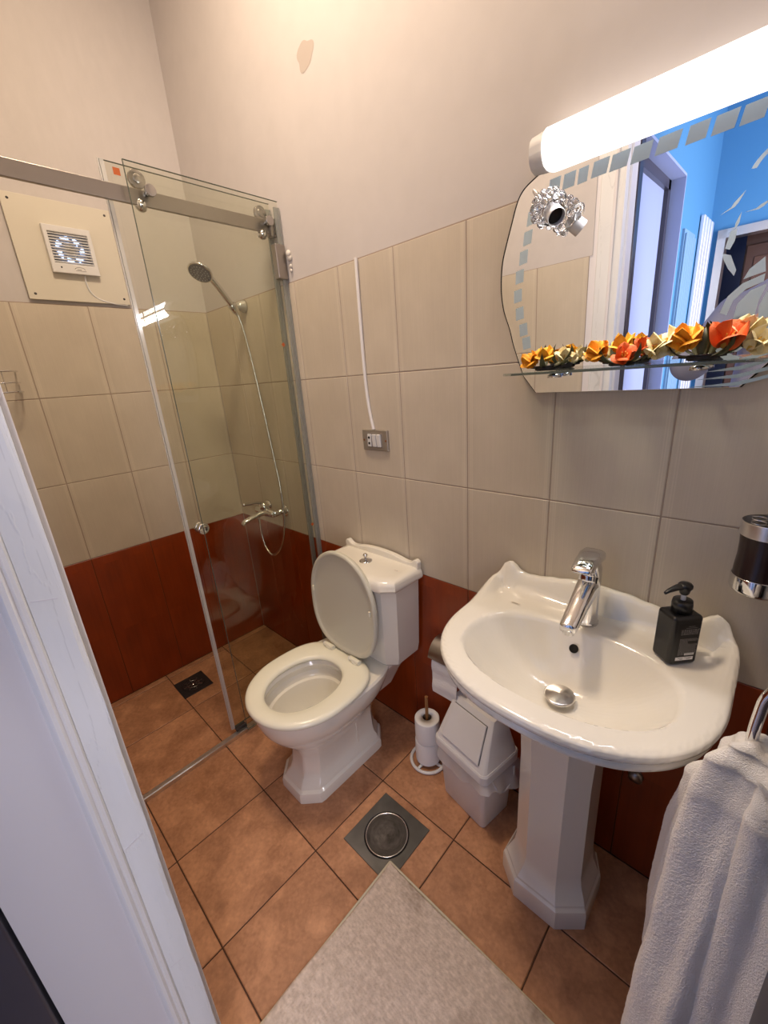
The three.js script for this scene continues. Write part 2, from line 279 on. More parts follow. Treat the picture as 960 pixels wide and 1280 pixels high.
for (const [z, y] of [[.447, 1.99], [.052, 1.985]]) obj('rail_bolt', [at(disc(.0155, .012), .004, y, z), at(disc(.007, .022), -.02, y, z)], M.disc, fixed);
for (const [y, z] of [[1.576, .06], [.83, .035]]) { const g = new THREE.BoxGeometry(.0008, .012, .012); g.rotateX(.7); obj('sticker', at(g, .0045, y, z), M.orange, fixed); }
obj('silicone_blob', (() => { const l = []; for (const [y, z, r] of [[1.885, .004, .012], [1.872, .0, .011], [1.845, .0, .007], [1.83, .0, .006]]) { const g = new THREE.IcosahedronGeometry(r, 2); g.scale(1, .9, .6); l.push(at(g, .034, y, z + .002)); } return l; })(), std({ color: new THREE.Color(.72, .68, .6), roughness: .7 }), fixed);
{
  const t = thing('shower_rail', 'brushed steel rail carrying the sliding shower door', 'rail', [RX, 1.978, 0]);
  obj('bar', box(-.006, .006, -.0205, .0205, .006, ZF - .002, .0015), M.steel, t);
  obj('end_bracket', box(-.012, .014, -.026, .026, .001, .022, .002), M.steel, t); obj('end_bracket', box(-.012, .012, -.026, .026, ZF - .022, ZF, .002), M.steel, t);
  obj('door_stop', box(-.009, .020, -.034, .030, .028, .040, .002), M.steel, t);
}
{
  const t = thing('shower_threshold', 'low aluminium threshold strip along the shower floor', 'threshold', [.682, 0, 0]);
  obj('track', loft([.004, ZF - .004].map((z) => [[-.013, .0005, z], [.011, .0005, z], [.011, .017, z], [.008, .020, z], [-.010, .020, z], [-.013, .017, z]]), { capStart: true, capEnd: true, crease: .3 }), M.alu, t);
  obj('door_guide', box(-.030, -.004, .018, .036, .49, .535, .003), M.darkMetal, t);
}
{ // hand shower on its holder, hose, mixer
  const t = thing('hand_shower', 'chrome hand shower resting in the wall holder', 'shower head', [.372, 1.765, 0]);
  const A = V(.002, -.012, .052), B = V(.034, .098, .158), n = V(.28, -.80, .52).normalize();
  obj('handle', [tube([A.toArray(), [.012, .03, .088], [.024, .068, .125], B.toArray()], .0125, 30, 16), cyl([0, -.035, .042], A.toArray(), .0085, .011)], M.chrome, t);
  const C = B.clone().add(V(.004, .012, .03));
  const hg = lathe([[0, -.018], [.018, -.018], [.034, -.010], [.046, .002], [.048, .008], [.046, .012], [.042, .013]], 48, n.toArray()); at(hg, ...C.toArray());
  const hd = obj('head', hg, M.chrome, t);
  obj('spray_face', at(lathe([[.042, .0125], [.038, .0145], [0, .0145]], 48, n.toArray()), ...C.toArray()), std({ color: new THREE.Color(.16, .16, .165), roughness: .4, metalness: .5 }), hd);
  const q = new THREE.Quaternion().setFromUnitVectors(V(0, 1, 0), n), noz = [];
  for (const [r, k] of [[.010, 6], [.021, 12], [.032, 18]]) for (let i = 0; i < k; i++) { const a = i / k * 6.283, p = V(r * Math.cos(a), .0158, r * Math.sin(a)).applyQuaternion(q).add(C); const s = new THREE.SphereGeometry(.0021, 6, 4); noz.push(at(s, p.x, p.y, p.z)); }
  obj('nozzle', noz, std({ color: new THREE.Color(.45, .45, .46), roughness: .4 }), hd);
  obj('spray_lever', at(new THREE.SphereGeometry(.006, 12, 8), ...V(.0, -.01, .004).applyQuaternion(new THREE.Quaternion()).add(C).add(n.clone().multiplyScalar(.012)).add(V(.038, -.016, -.018)).toArray()), M.darkMetal, hd);
  const h = thing('shower_holder', 'rounded chrome wall holder gripping the hand shower', 'holder', [.372, 1.765, .0]);
  obj('cone', [lathe([[0, 0], [.026, 0], [.025, .008], [.018, .026], [.014, .036], [0, .036]], 32, [0, 0, 1])], M.whitePlastic, h).material = phy({ color: new THREE.Color(.62, .61, .58), metalness: .6, roughness: .2 });
  obj('clip', at(lathe([[.0135, -.016], [.0185, -.016], [.019, 0], [.0185, .016], [.0135, .016]], 28, [.1, .75, .6]), .0015, -.008, .053), M.chrome, h);
  const ho = tag(obj('shower_hose', tube([[.372, 1.735, .040], [.377, 1.69, .03], [.39, 1.58, .022], [.42, 1.35, .018], [.45, 1.12, .018], [.475, .95, .022], [.478, .80, .03], [.46, .69, .045], [.42, .625, .06], [.375, .605, .068], [.33, .635, .07], [.308, .70, .07], [.305, .79, .07]], .0062, 160, 10), std({ color: new THREE.Color(.72, .72, .71), metalness: 1, roughness: .25, bumpMap: tex(4, 256, (u, v) => 128 + 127 * Math.sin(v * 6.283 * 1), false), bumpScale: 0 })), 'looping chrome shower hose hanging from the holder', 'hose');
  const m = thing('shower_mixer', 'chrome shower mixer tap on the wall at the brown tile line', 'mixer tap', [.375, .838, 0]);
  for (const s of [-1, 1]) obj('inlet', [at(lathe([[0, 0], [.032, 0], [.031, .005], [.022, .013], [.014, .018], [.014, .045], [0, .045]], 32, [0, 0, 1]), s * .075, 0, 0), cyl([s * .075, 0, .04], [s * .075, 0, .062], .016)], M.chrome, m);
  obj('body', [at(lathe([[0, -.082], [.012, -.082], [.018, -.074], [.021, -.03], [.024, 0], [.021, .03], [.018, .074], [.012, .082], [0, .082]], 32, [1, 0, 0]), 0, 0, .064), cyl([-.07, -.045, .07], [-.07, 0, .068], .008, .01)], M.chrome, m);
  obj('spout', loft([[.06, 0, .020, .017], [.10, -.004, .018, .013], [.15, -.012, .016, .011], [.185, -.022, .015, .011], [.195, -.032, .013, .009]].map(([z, y, a, b]) => Array.from({ length: 20 }, (_, i) => [a * Math.cos(i / 20 * 6.283), y + b * Math.sin(i / 20 * 6.283), z])), { capEnd: true }), M.chrome, m);
  obj('cartridge', at(lathe([[.022, 0], [.022, .012], [.019, .026], [.010, .032], [0, .033]], 30, [0, 1, .15]), 0, .016, .066), M.chrome, m);
  obj('lever', [tube([[0, .045, .07], [-.004, .053, .10], [-.006, .057, .135], [-.006, .062, .165]], .0075, 20, 10), at(new THREE.SphereGeometry(.0085, 12, 8), -.006, .062, .166)], M.chrome, m);
  obj('diverter', [cyl([-.045, .016, .066], [-.045, .034, .066], .004), at(new THREE.SphereGeometry(.008, 12, 8), -.045, .038, .066)], M.chrome, m);
}
{ // access panel with extractor fan
  const p = thing('access_board', 'pale board screwed to the wall above the shower tiles', 'panel', [.002, 1.805, .34]);
  obj('board', box(0, .009, 0, .35, 0, .347, .002), std({ color: new THREE.Color(.66, .61, .50), roughness: .5 }), p);
  for (const [y, z] of [[.33, .02], [.26, .095], [.10, .25], [.096, .097], [.022, .02], [.02, .325], [.33, .325]].filter((_, i) => [0, 4, 5, 6].includes(i))) obj('screw', at(lathe([[0, .002], [.0035, .0015], [.0045, 0]], 14, [1, 0, 0]), .009, y, z), M.darkMetal, p);
  const f = thing('extractor_fan', 'square white extractor fan with slats on the pale board', 'fan', [.011, 1.903, .434]);
  const W = .157, H = .162, frame = new THREE.Shape([[0, 0], [W, 0], [W, H], [0, H]].map((q) => new THREE.Vector2(...q))); frame.holes.push(new THREE.Path([[.014, .034], [W - .014, .034], [W - .014, H - .022], [.014, H - .022]].map((q) => new THREE.Vector2(...q))));
  const toX = (g) => { g.rotateY(Math.PI / 2); g.translate(0, 0, W); return g; };
  obj('housing', toX(extrude(frame, .018, .002)), M.whitePlastic, f);
  for (let i = 0; i < 11; i++) { const g = new THREE.BoxGeometry(.0105, .0030, W - .028); g.rotateZ(-.58); obj('slat', at(g, .0135, .040 + i * .0096, W / 2), M.whitePlastic, f); }
  obj('duct', [box(0, .001, .03, H - .02, .01, W - .01)], std({ color: new THREE.Color(.2, .19, .2), roughness: .6 }), f);
  const ring = new THREE.RingGeometry(.031, .047, 40); ring.rotateY(Math.PI / 2); obj('duct_opening', at(ring, .0025, .087, W / 2), std({ color: 0x334455, emissive: new THREE.Color(.45, .62, 1), emissiveIntensity: 1.7 }), f, 'glowing ring standing in for daylight through the duct');  // emissive ring imitates daylight behind the slats
  for (let i = 0; i < 7; i++) { const a = i / 7 * 6.283; const g = new THREE.BoxGeometry(.001, .012, .03); g.rotateX(-a + .5); obj('blade', at(g, .0045, .087 + .038 * Math.sin(a), W / 2 + .038 * Math.cos(a)), std({ color: new THREE.Color(.35, .4, .5), roughness: .5 }), f); }
  obj('hub', at(lathe([[0, .004], [.018, .003], [.026, 0]], 30, [1, 0, 0]), .005, .087, W / 2), M.whitePlastic, f);
  obj('indicator', at(lathe([[0, .0015], [.003, 0]], 12, [1, 0, 0]), .0205, .019, W - .03), M.hole, f);
  obj('logo', at((() => { const g = new THREE.PlaneGeometry(.046, .017); g.rotateY(Math.PI / 2); return g; })(), .0206, .018, .065), std({ roughness: .5, map: canvasTex(184, 68, (c, w, h) => { c.fillStyle = '#dedbd6'; c.fillRect(0, 0, w, h); c.strokeStyle = '#1d1d22'; c.lineWidth = 5; c.beginPath(); c.moveTo(14, 40); c.quadraticCurveTo(40, 4, 120, 14); c.quadraticCurveTo(150, 18, 150, 44); c.stroke(); c.fillStyle = '#1d1d22'; c.font = 'italic bold 24px serif'; c.fillText('Cata', 46, 52); c.fillRect(24, 58, 140, 4); }) }), f);
  tag(obj('fan_cable', tube([[.016, 1.905, .487], [.014, 1.87, .487], [.012, 1.845, .480], [.010, 1.825, .462], [.010, 1.812, .43], [.008, 1.806, .395], [.006, 1.803, .35]], .0032, 60, 8), M.whitePlastic), 'thin white cable running down from the extractor fan', 'cable');
}
{ // wire corner basket
  const t = thing('wire_rack', 'small wire soap rack on the shower wall, cut by the left edge', 'rack', [0, 1.46, .80]);
  for (const [y, d, r] of [[.085, .105, .0028], [.045, .10, .0022], [.012, .10, .0028]]) obj('wire', tube([[.004, y, .19], [.03, y, .19], [d * .7, y, .185], [d, y, .13], [d, y, .04], [d * .7, y, .004], [.03, y, 0], [.004, y, 0]], r, 50, 8), M.chrome, t);
  for (let i = 0; i < 5; i++) obj('crosswire', tube([[.006, .012, .02 + i * .037], [.05, .010, .02 + i * .037], [.10, .012, .02 + i * .037]], .0016, 8, 6), M.chrome, t);
  for (const z of [.05, .14]) obj('upright', cyl([.10, .012, z], [.102, .085, z], .0018, .0018, 8), M.chrome, t);
}
{ // floor gullies
  const t = thing('shower_drain', 'small dark square drain grate in the shower floor', 'drain', [.193, 0, .527]);
  obj('frame', box(-.074, .074, .0003, .004, -.072, .072, .0012), M.darkMetal, t);
  const dg = obj('grate', at(lathe([[.052, 0], [.054, .0022], [.050, .0026], [.0495, .0008], [0, .0008]], 40), 0, .0035, 0), M.darkMetal, t);
  obj('rib', [...Array.from({ length: 8 }, (_, i) => { const g = new THREE.BoxGeometry(.036, .0016, .004); g.translate(.028, 0, 0); g.rotateY(i / 8 * 6.283); return at(g, 0, .0052, 0); }), at(new THREE.TorusGeometry(.028, .0016, 6, 40).rotateX(Math.PI / 2), 0, .005, 0)], M.steel, dg);
  obj('screw', at(lathe([[0, .003], [.005, .002], [.006, 0]], 16), 0, .0045, 0), M.chrome, t);
  const f = thing('floor_drain', 'square steel floor drain with a round cover beside the mat', 'drain', [1.445, 0, .41]);
  const worn = tex(256, 256, (u, v) => { const n = fbm(u, v, 4, 5, 8), s = fbm(u, v, 20, 3, 18); return 118 + 90 * (n - .5) + 40 * (s - .5); }, true);
  const fr = new THREE.Shape([[-.099, -.102], [.099, -.102], [.099, .102], [-.099, .102]].map((q) => new THREE.Vector2(...q))); const ph = new THREE.Path(); ph.absarc(0, 0, .0745, 0, 6.2832, true); fr.holes.push(ph);
  const fg = extrude(fr, .002, .0008); fg.rotateX(-Math.PI / 2); obj('frame', at(fg, 0, .0012, 0), std({ color: new THREE.Color(.62, .60, .55), metalness: .55, roughness: .45, map: worn }), f);
  obj('rim', at(lathe([[.0695, 0], [.0705, .0035], [.0685, .0045], [.0665, .0035], [.066, .001]], 64), 0, .0012, 0), std({ color: new THREE.Color(.75, .73, .7), metalness: 1, roughness: .25 }), f);
  obj('gap', at(new THREE.RingGeometry(.068, .078, 48).rotateX(-Math.PI / 2), 0, .0014, 0), M.hole, f);
  obj('cover', at(lathe([[.0665, .0012], [.064, .0026], [.035, .0014], [0, .0010]], 64), 0, .0012, 0), std({ color: new THREE.Color(.55, .5, .46), metalness: .6, roughness: .45, map: worn }), f);
}

// ------------------------------------------------------------------ toilet
{
  const t = thing('toilet', 'white porcelain toilet with raised lid and cistern', 'toilet', [1.085, 0, 0]);
  const N = 96;
  const ring = (y, hw, z0, z1, nf, nb = nf, x = 0) => { const zc = z0 + (z1 - z0) * .5, out = []; for (let i = 0; i < N; i++) { const a = i / N * 2 * Math.PI, c = Math.cos(a), s = Math.sin(a), n = s > 0 ? nf : nb; out.push([x + hw * sup(c, n), y, zc + (s > 0 ? z1 - zc : zc - z0) * sup(s, n)]); } return out; };
  // octagon ring sampled with the same count
  const oct = (y, hw, z0, z1, ch) => { const P = [[hw, z0 + ch], [hw, z1 - ch], [hw - ch, z1], [-hw + ch, z1], [-hw, z1 - ch], [-hw, z0 + ch], [-hw + ch, z0], [hw - ch, z0]]; const zc = (z0 + z1) / 2, b = (z1 - z0) / 2, out = [];
    for (let i = 0; i < N; i++) { const a = i / N * 2 * Math.PI, dx = Math.cos(a) * hw, dz = Math.sin(a) * b; let best = 1e9; for (let k = 0; k < 8; k++) { const p = P[k], q = P[(k + 1) % 8], ex = q[0] - p[0], ez = q[1] - p[1], det = dx * -ez + ex * dz; if (Math.abs(det) < 1e-9) continue; const px = p[0], pz = p[1] - zc; const tt = (px * -ez + ex * pz) / det, s = (dx * pz - dz * px) / det; if (tt > 0 && s >= -1e-6 && s <= 1 + 1e-6) best = Math.min(best, tt); } out.push([dx * best, y, zc + dz * best]); } return out; };
  const mix = (A, B, k) => A.map((p, i) => p.map((v, j) => lerp(v, B[i][j], k)));
  const mk = (y, hwO, zo0, zo1, ch, k, hwE, ze0, ze1, n) => mix(oct(y, hwO, zo0, zo1, ch), ring(y, hwE, ze0, ze1, n), k);
  const ZB0 = .12;
  const outer = [oct(0.0005, .112, ZB0, .535, .055), oct(.03, .112, ZB0, .535, .055), oct(.04, .109, ZB0 + .003, .532, .054), oct(.046, .099, ZB0 + .01, .522, .05), oct(.06, .095, ZB0 + .012, .516, .048), oct(.075, .084, ZB0 + .02, .50, .044), oct(.10, .079, ZB0 + .022, .492, .042),
    mk(.16, .077, ZB0 + .02, .486, .042, .15, .08, .14, .49, 2.4), mk(.205, .082, ZB0 + .02, .492, .04, .45, .10, .13, .51, 2.3), mk(.245, .10, ZB0, .51, .04, .8, .128, .12, .54, 2.3), ring(.285, .152, .11, .568, 2.2, 2.6), ring(.32, .171, .10, .588, 2.15, 2.8), ring(.355, .181, .09, .599, 2.1, 3), ring(.382, .186, .085, .604, 2.1, 3.2), ring(.395, .186, .083, .604, 2.1, 3.2), ring(.403, .180, .09, .597, 2.1, 3.2)];
  const hole = (y, k, z = 0) => ring(y, .118 * k, .415 - .145 * k + z, .415 + .145 * k + z, 2.1, 2.1);
  const inner = [hole(.403, 1.16), hole(.399, 1.09), hole(.386, 1.04), hole(.380, 1.05), hole(.374, 1.13), hole(.355, 1.13), hole(.345, 1.04), hole(.336, 1.01), hole(.332, .93), hole(.325, .91), hole(.295, .83), hole(.262, .68, -.008), hole(.238, .50, -.012), hole(.222, .36, -.015), hole(.205, .25, -.015)];
  obj('bowl', loft([...outer, ...inner], { capEnd: true, crease: .55 }), M.porcelain, t);
  obj('water', at(new THREE.CylinderGeometry(1, 1, .001, 40).scale(.066, 1, .081), 0, .2445, .404), phy({ color: new THREE.Color(.75, .76, .70), roughness: .02, transmission: .3, thickness: 0 }), t);
  // rear platform the cistern stands on
  obj('platform', loft([oct(.235, .085, .03, .24, .03), oct(.30, .11, .012, .25, .03), oct(.36, .145, .010, .25, .035), oct(.385, .155, .010, .25, .035), oct(.398, .150, .014, .245, .034)], { capStart: true, capEnd: true, crease: .6 }), M.porcelain, t);
  for (const s of [-1, 1]) obj('trapway_edge', box(s * .081 - .0015, s * .081 + .0015, .07, .22, .262, .27, .001), M.porcelain, t);
  obj('floor_screw', [cyl([.082, .045, .30], [.09, .055, .30], .006)], M.whitePlastic, t);
  // seat ring
  const egg = (y, k, inset) => ring(y, .197 - inset, .195 + inset, .617 - inset, 2.08, 2.9);
  const sh = (y, k) => ring(y, .117 * k, .276 + .14 * (1 - k), .556 - .14 * (1 - k), 2.1, 2.2);
  obj('seat', loft([egg(.409, 1, .012), egg(.407, 1, .004), egg(.412, 1, 0), egg(.420, 1, 0), egg(.427, 1, .006), egg(.430, 1, .018), mix(egg(.431, 1, .03), sh(.431, 1.18), .5), sh(.428, 1.09), sh(.422, 1.02), sh(.414, 1.0), sh(.408, 1.03), mix(egg(.407, 1, .03), sh(.407, 1.18), .5)], { ring: true }), M.seat, t);
  // raised lid, leaning on the cistern
  const lp = (inset, d) => Array.from({ length: N }, (_, i) => { const a = i / N * 2 * Math.PI, c = Math.cos(a), s = Math.sin(a), n = s > 0 ? 2.08 : 2.8; return [(.180 - inset) * sup(c, n), .205 + (.205 - inset) * sup(s, n), d]; });
  const lg = loft([lp(.012, -.010), lp(.003, -.008), lp(0, -.003), lp(0, .006), lp(.004, .011), lp(.012, .012), lp(.017, .008), lp(.022, .003), lp(.05, .0015), lp(.12, .0005), lp(.175, 0)], { capStart: true, capEnd: true });
  lg.rotateX(-.045); const lid = obj('lid', at(lg, .0, .436, .213), M.lid, t);
  for (const s of [-1, 1]) obj('bumper', at(new RoundedBoxGeometry(.008, .022, .007, 2, .003), s * .158, .66, .216), M.seat, lid);
  for (const s of [-1, 1]) { const h = obj('hinge', [box(s * .074 - .012, s * .074 + .012, .405, .440, .222, .246, .004), cyl([s * .074 - .024, .439, .234], [s * .074 + .024, .439, .234], .010)], M.seat, t); obj('cap', cyl([s * .074 - .03, .439, .234], [s * .074 - .024, .439, .234], .0085, .010), M.whitePlastic, h); }
  // cistern
  const X = .035, tank = (y, hw, z1, ch) => { const P = []; const o = oct(y, hw, .012, z1, ch); return o.map((p) => [p[0] + X, y, p[2]]); };
  const flatBack = (y, hw, z1, ch) => { const c = [[-hw, .012], [hw, .012], [hw, z1 - ch], [hw - ch * 1.1, z1 - .004], [hw - ch * 1.5, z1], [-hw + ch * 1.5, z1], [-hw + ch * 1.1, z1 - .004], [-hw, z1 - ch]]; return c.map(([x, z]) => [x + X, y, z]); };
  const cis = obj('cistern', loft([flatBack(.398, .145, .150, .03), flatBack(.412, .158, .158, .033), flatBack(.45, .166, .165, .036), flatBack(.735, .178, .172, .038)], { capStart: true, capEnd: true, crease: .3 }), M.porcelain, t);
  const cl = (y, e, ch = .036) => flatBack(y, .184 + e, .181 + e, ch);
  obj('cistern_lid', loft([cl(.734, -.004), cl(.735, .006), cl(.739, .013), cl(.748, .016), cl(.758, .013), cl(.763, .0125), cl(.772, .008), cl(.779, .0), cl(.781, -.02)], { capStart: true, capEnd: true, crease: .75 }), M.porcelain, t);
  // scalloped upstand at the back of the cistern lid
  const sp = new THREE.Shape(); sp.moveTo(-.192, .776); sp.lineTo(-.192, .800); sp.bezierCurveTo(-.186, .812, -.176, .812, -.168, .804); sp.bezierCurveTo(-.155, .792, -.14, .793, -.12, .796); sp.bezierCurveTo(-.06, .812, .06, .812, .12, .796); sp.bezierCurveTo(.14, .793, .155, .792, .168, .804); sp.bezierCurveTo(.176, .812, .186, .812, .192, .800); sp.lineTo(.192, .776); sp.closePath();
  obj('upstand', at(extrude(sp, .014, .004, 3), X, -.002, .012), M.porcelain, t);
  const b = obj('flush_button', at(lathe([[.024, 0], [.0245, .002], [.021, .004], [.012, .0045], [.009, .007], [0, .007]], 36), X - .005, .781, .095), M.chrome, t);
  obj('knob', at(lathe([[.004, 0], [.004, .010], [.008, .013], [.0095, .018], [.007, .023], [0, .0245]], 24), X - .005, .787, .095), M.chrome, b);
  obj('brand_mark', at(new THREE.PlaneGeometry(.026, .006).rotateX(-Math.PI / 2).rotateY(0), X + .145, .7817, .09), std({ map: canvasTex(104, 24, (c, w, h) => { c.fillStyle = '#e0d6c6'; c.fillRect(0, 0, w, h); c.fillStyle = '#6b655c'; c.font = 'bold 19px sans-serif'; c.fillText('creavit', 14, 19); }), roughness: .3 }), t);
  obj('water_feed', [tube([[-.150, .40, .06], [-.165, .33, .07], [-.17, .26, .05], [-.17, .22, .02]], .006, 24, 8), cyl([-.17, .22, .0], [-.17, .22, .04], .011)], M.chrome, t);
}

// ------------------------------------------------------------------ washbasin
{
  const t = thing('washbasin', 'white porcelain pedestal washbasin with scalloped back', 'washbasin', [1.897, 0, 0]);
  const N = 200, A = .287, ZC = .2;
  const outF = (x, z) => { const d = z - ZC, n = d > 0 ? 2.35 : 7, b = d > 0 ? .268 : .1985; return Math.pow(Math.abs(x / A), n) + Math.pow(Math.abs(d / b), n) - 1; };
  const outR = (a) => solve(a, outF);
  const PC = .25; // every ring is sampled on rays from one centre, so rings never cross
  const solve = (a, F) => { const c = Math.cos(a), s = Math.sin(a); let lo = 0, hi = .5; for (let i = 0; i < 40; i++) { const m = (lo + hi) / 2; F(m * c, PC + m * s) < 0 ? lo = m : hi = m; } return lo; };
  const ovF = (x, z) => { const d = z - .268, n = d > 0 ? 2.2 : 2.5, b = d > 0 ? .143 : .136; return Math.pow(Math.abs(x / .217), n) + Math.pow(Math.abs(d / b), n) - 1; };
  const ovalP = (a, k, zc) => { const r = solve(a, ovF), x = r * Math.cos(a), z = PC + r * Math.sin(a); return [x * k, zc + (z - .268) * k]; };
  const hBack = (x) => { x = Math.abs(x); const K = [[0, .066], [.06, .063], [.11, .054], [.16, .045], [.19, .043], [.21, .050], [.225, .066], [.237, .074], [.25, .070], [.27, .050], [.29, .036]]; for (let i = 0; i < K.length - 1; i++) if (x <= K[i + 1][0]) { const u = (x - K[i][0]) / (K[i + 1][0] - K[i][0]); return lerp(K[i][1], K[i + 1][1], u * u * (3 - 2 * u)); } return .034; };
  const lift = (x, z) => { // upstand along the back and fading along the sides
    const side = sm(.238, .276, Math.abs(x)) * .052 * Math.pow(Math.max(0, 1 - z / .17), 1.4);
    const back = hBack(x) * (1 - sm(.022, .052, z)); return Math.max(back, side) + .35 * Math.min(back, side) * 0; };
  const rings = [];
  const ang = Array.from({ length: N }, (_, i) => i / N * 2 * Math.PI);
  const bowlR = (s) => { const y = .692 + .124 * Math.pow(s, 2.5), zc = lerp(.243, .268, s); return ang.map((a) => { const p = ovalP(a, s, zc); return [p[0], y, p[1]]; }); };
  for (const s of [.09, .16, .26, .36, .46, .56, .66, .75, .83, .90, .95, .985]) rings.push(bowlR(s));
  rings.push(ang.map((a) => { const p = ovalP(a, 1.012, .268); return [p[0], .8205, p[1]]; }));
  const inset = (a, e) => { const r = outR(a) - e; return [r * Math.cos(a), PC + r * Math.sin(a)]; };
  const deck = (x, z) => .8235 + .004 * sm(.25, .05, z);
  for (const k of [.06, .2, .4, .6, .8]) rings.push(ang.map((a) => { const p = ovalP(a, 1.04, .268), q = inset(a, .048), x = lerp(p[0], q[0], k), z = lerp(p[1], q[1], k); return [x, deck(x, z) + lift(x, z), z]; }));
  for (const e of [.048, .043, .037, .031, .026, .021, .016, .011]) rings.push(ang.map((a) => { const [x, z] = inset(a, e); return [x, deck(x, z) + lift(x, z) - .0008 * sm(.02, .011, e), z]; }));
  const edge = (e, dy, f = 1) => rings.push(ang.map((a) => { const [x, z] = inset(a, e); const bk = 1 - sm(.0, .06, z); return [x, deck(x, z) + lift(x, z) * (dy > -.02 ? 1 : dy > -.04 ? .3 : 0) + dy, z]; }));
  edge(.006, -.0025); edge(.002, -.006); edge(0, -.011); edge(.001, -.017); edge(.005, -.023); edge(.0115, -.027); edge(.0125, -.029); edge(.009, -.032); edge(.007, -.037); edge(.009, -.043); edge(.018, -.051);
  const under = (y, k, zc = .19) => rings.push(ang.map((a) => { const r = outR(a); const q = [r * Math.cos(a), PC + r * Math.sin(a)]; const p = [.105 * sup(Math.cos(a), 3), .17 + .09 * sup(Math.sin(a), 3)]; return [lerp(q[0], p[0], k), y, lerp(q[1], p[1], k)]; }));
  under(.762, .16); under(.742, .30); under(.71, .5); under(.685, .7); under(.66, .88); under(.64, 1);
  obj('basin', loft(rings, { crease: .9 }), M.porcelain, t);
  obj('waste', [at(lathe([[.0, .0], [.017, 0], [.0175, .012]], 32), 0, .681, .243)], M.chrome, t);
  obj('plug', at(lathe([[.012, 0], [.028, .006], [.0335, .010], [.0335, .0135], [.030, .016], [0, .019]], 40).rotateX(.06), 0, .700, .243), std({ color: new THREE.Color(.62, .6, .58), metalness: 1, roughness: .2 }), t, 'round chrome push plug');
  { const g = new THREE.CylinderGeometry(.0105, .0105, .002, 28); g.rotateX(Math.PI / 2 - .62); obj('overflow', at(g, -.006, .782, .1525), M.hole, t); }
  obj('brand_mark', at(new THREE.PlaneGeometry(.024, .0055).rotateX(-Math.PI / 2), -.175, .8285, .115), std({ map: canvasTex(96, 22, (c, w, h) => { c.fillStyle = '#e6dccb'; c.fillRect(0, 0, w, h); c.fillStyle = '#716a60'; c.font = 'bold 18px sans-serif'; c.fillText('creavit', 14, 17); }), roughness: .25 }), t);
  // pedestal
  const oc = (y, hw, z0, z1, ch) => [[hw, z0 + ch], [hw, z1 - ch], [hw - ch * 1.15, z1], [-hw + ch * 1.15, z1], [-hw, z1 - ch], [-hw, z0 + ch * .5], [-hw + ch * .5, z0], [hw - ch * .5, z0]].map(([x, z]) => [x - .008, y, z]);
  const ped = loft([oc(.0005, .118, .07, .292, .052), oc(.055, .118, .07, .292, .052), oc(.064, .116, .071, .290, .051), oc(.070, .111, .074, .284, .050), oc(.076, .110, .075, .283, .050), oc(.09, .104, .077, .274, .048), oc(.112, .094, .08, .262, .044), oc(.14, .090, .08, .257, .042), oc(.45, .089, .08, .254, .040), oc(.60, .094, .08, .260, .042), oc(.665, .098, .08, .264, .044)], { capStart: true, crease: .35 });
  obj('pedestal', ped, M.porcelain, t);
  // mixer tap standing on the basin
  const f = thing('basin_tap', 'chrome single lever mixer tap on the washbasin', 'tap', [1.893, .827, .088]); f.scale.setScalar(1.14);
  obj('body', lathe([[0, 0], [.0245, 0], [.0245, .004], [.0225, .007], [.0215, .05], [.022, .10], [.022, .116], [.019, .120], [0, .120]], 36), M.chrome, f);
  obj('spout', loft([[.0, .088, .021, .021], [.025, .080, .020, .018], [.055, .066, .0185, .014], [.085, .051, .0175, .0115], [.108, .041, .0165, .0105], [.113, .036, .0145, .009]].map(([z, y, a, b]) => Array.from({ length: 24 }, (_, i) => { const q = i / 24 * 6.283; return [a * sup(Math.cos(q), 3), y + b * sup(Math.sin(q), 3), z + b * .5 * Math.sin(q)]; })), { capEnd: true }), M.chrome, f);
  obj('aerator', cyl([0, .036, .102], [0, .024, .104], .0105, .0105), M.chrome, f);
  const lv = loft([[-.023, .146, .019, .008], [-.014, .152, .0225, .013], [.01, .154, .0225, .014], [.035, .150, .0215, .011], [.056, .144, .020, .007], [.063, .141, .016, .004]].map(([z, y, a, b]) => Array.from({ length: 24 }, (_, i) => { const q = i / 24 * 6.283; return [a * sup(Math.cos(q), 3.4), y + b * sup(Math.sin(q), 3), z]; })), { capStart: true, capEnd: true });
  obj('lever', [lv, lathe([[.0215, .116], [.0215, .128], [.018, .140], [.012, .152], [0, .154]], 32), tube([[.017, .118, .012], [.0175, .135, .022], [.0175, .15, .026]], .0045, 12, 8), tube([[-.017, .118, .012], [-.0175, .135, .022], [-.0175, .15, .026]], .0045, 12, 8)], M.chrome, f);
  // soap dispenser
  const s = thing('soap_dispenser', 'black square soap pump bottle standing on the washbasin', 'soap dispenser', [2.078, .8275, .118], Math.PI / 4 + .03);
  obj('bottle', new RoundedBoxGeometry(.062, .112, .050, 4, .008).translate(0, .056, 0), M.black, s);
  obj('collar', at(lathe([[0, .112], [.0185, .112], [.0185, .130], [.017, .139], [0, .139]], 30), 0, -.001, 0), M.black, s);
  obj('pump_stem', cyl([0, .137, 0], [0, .152, 0], .0045), M.whitePlastic, s, 'white pump stem');
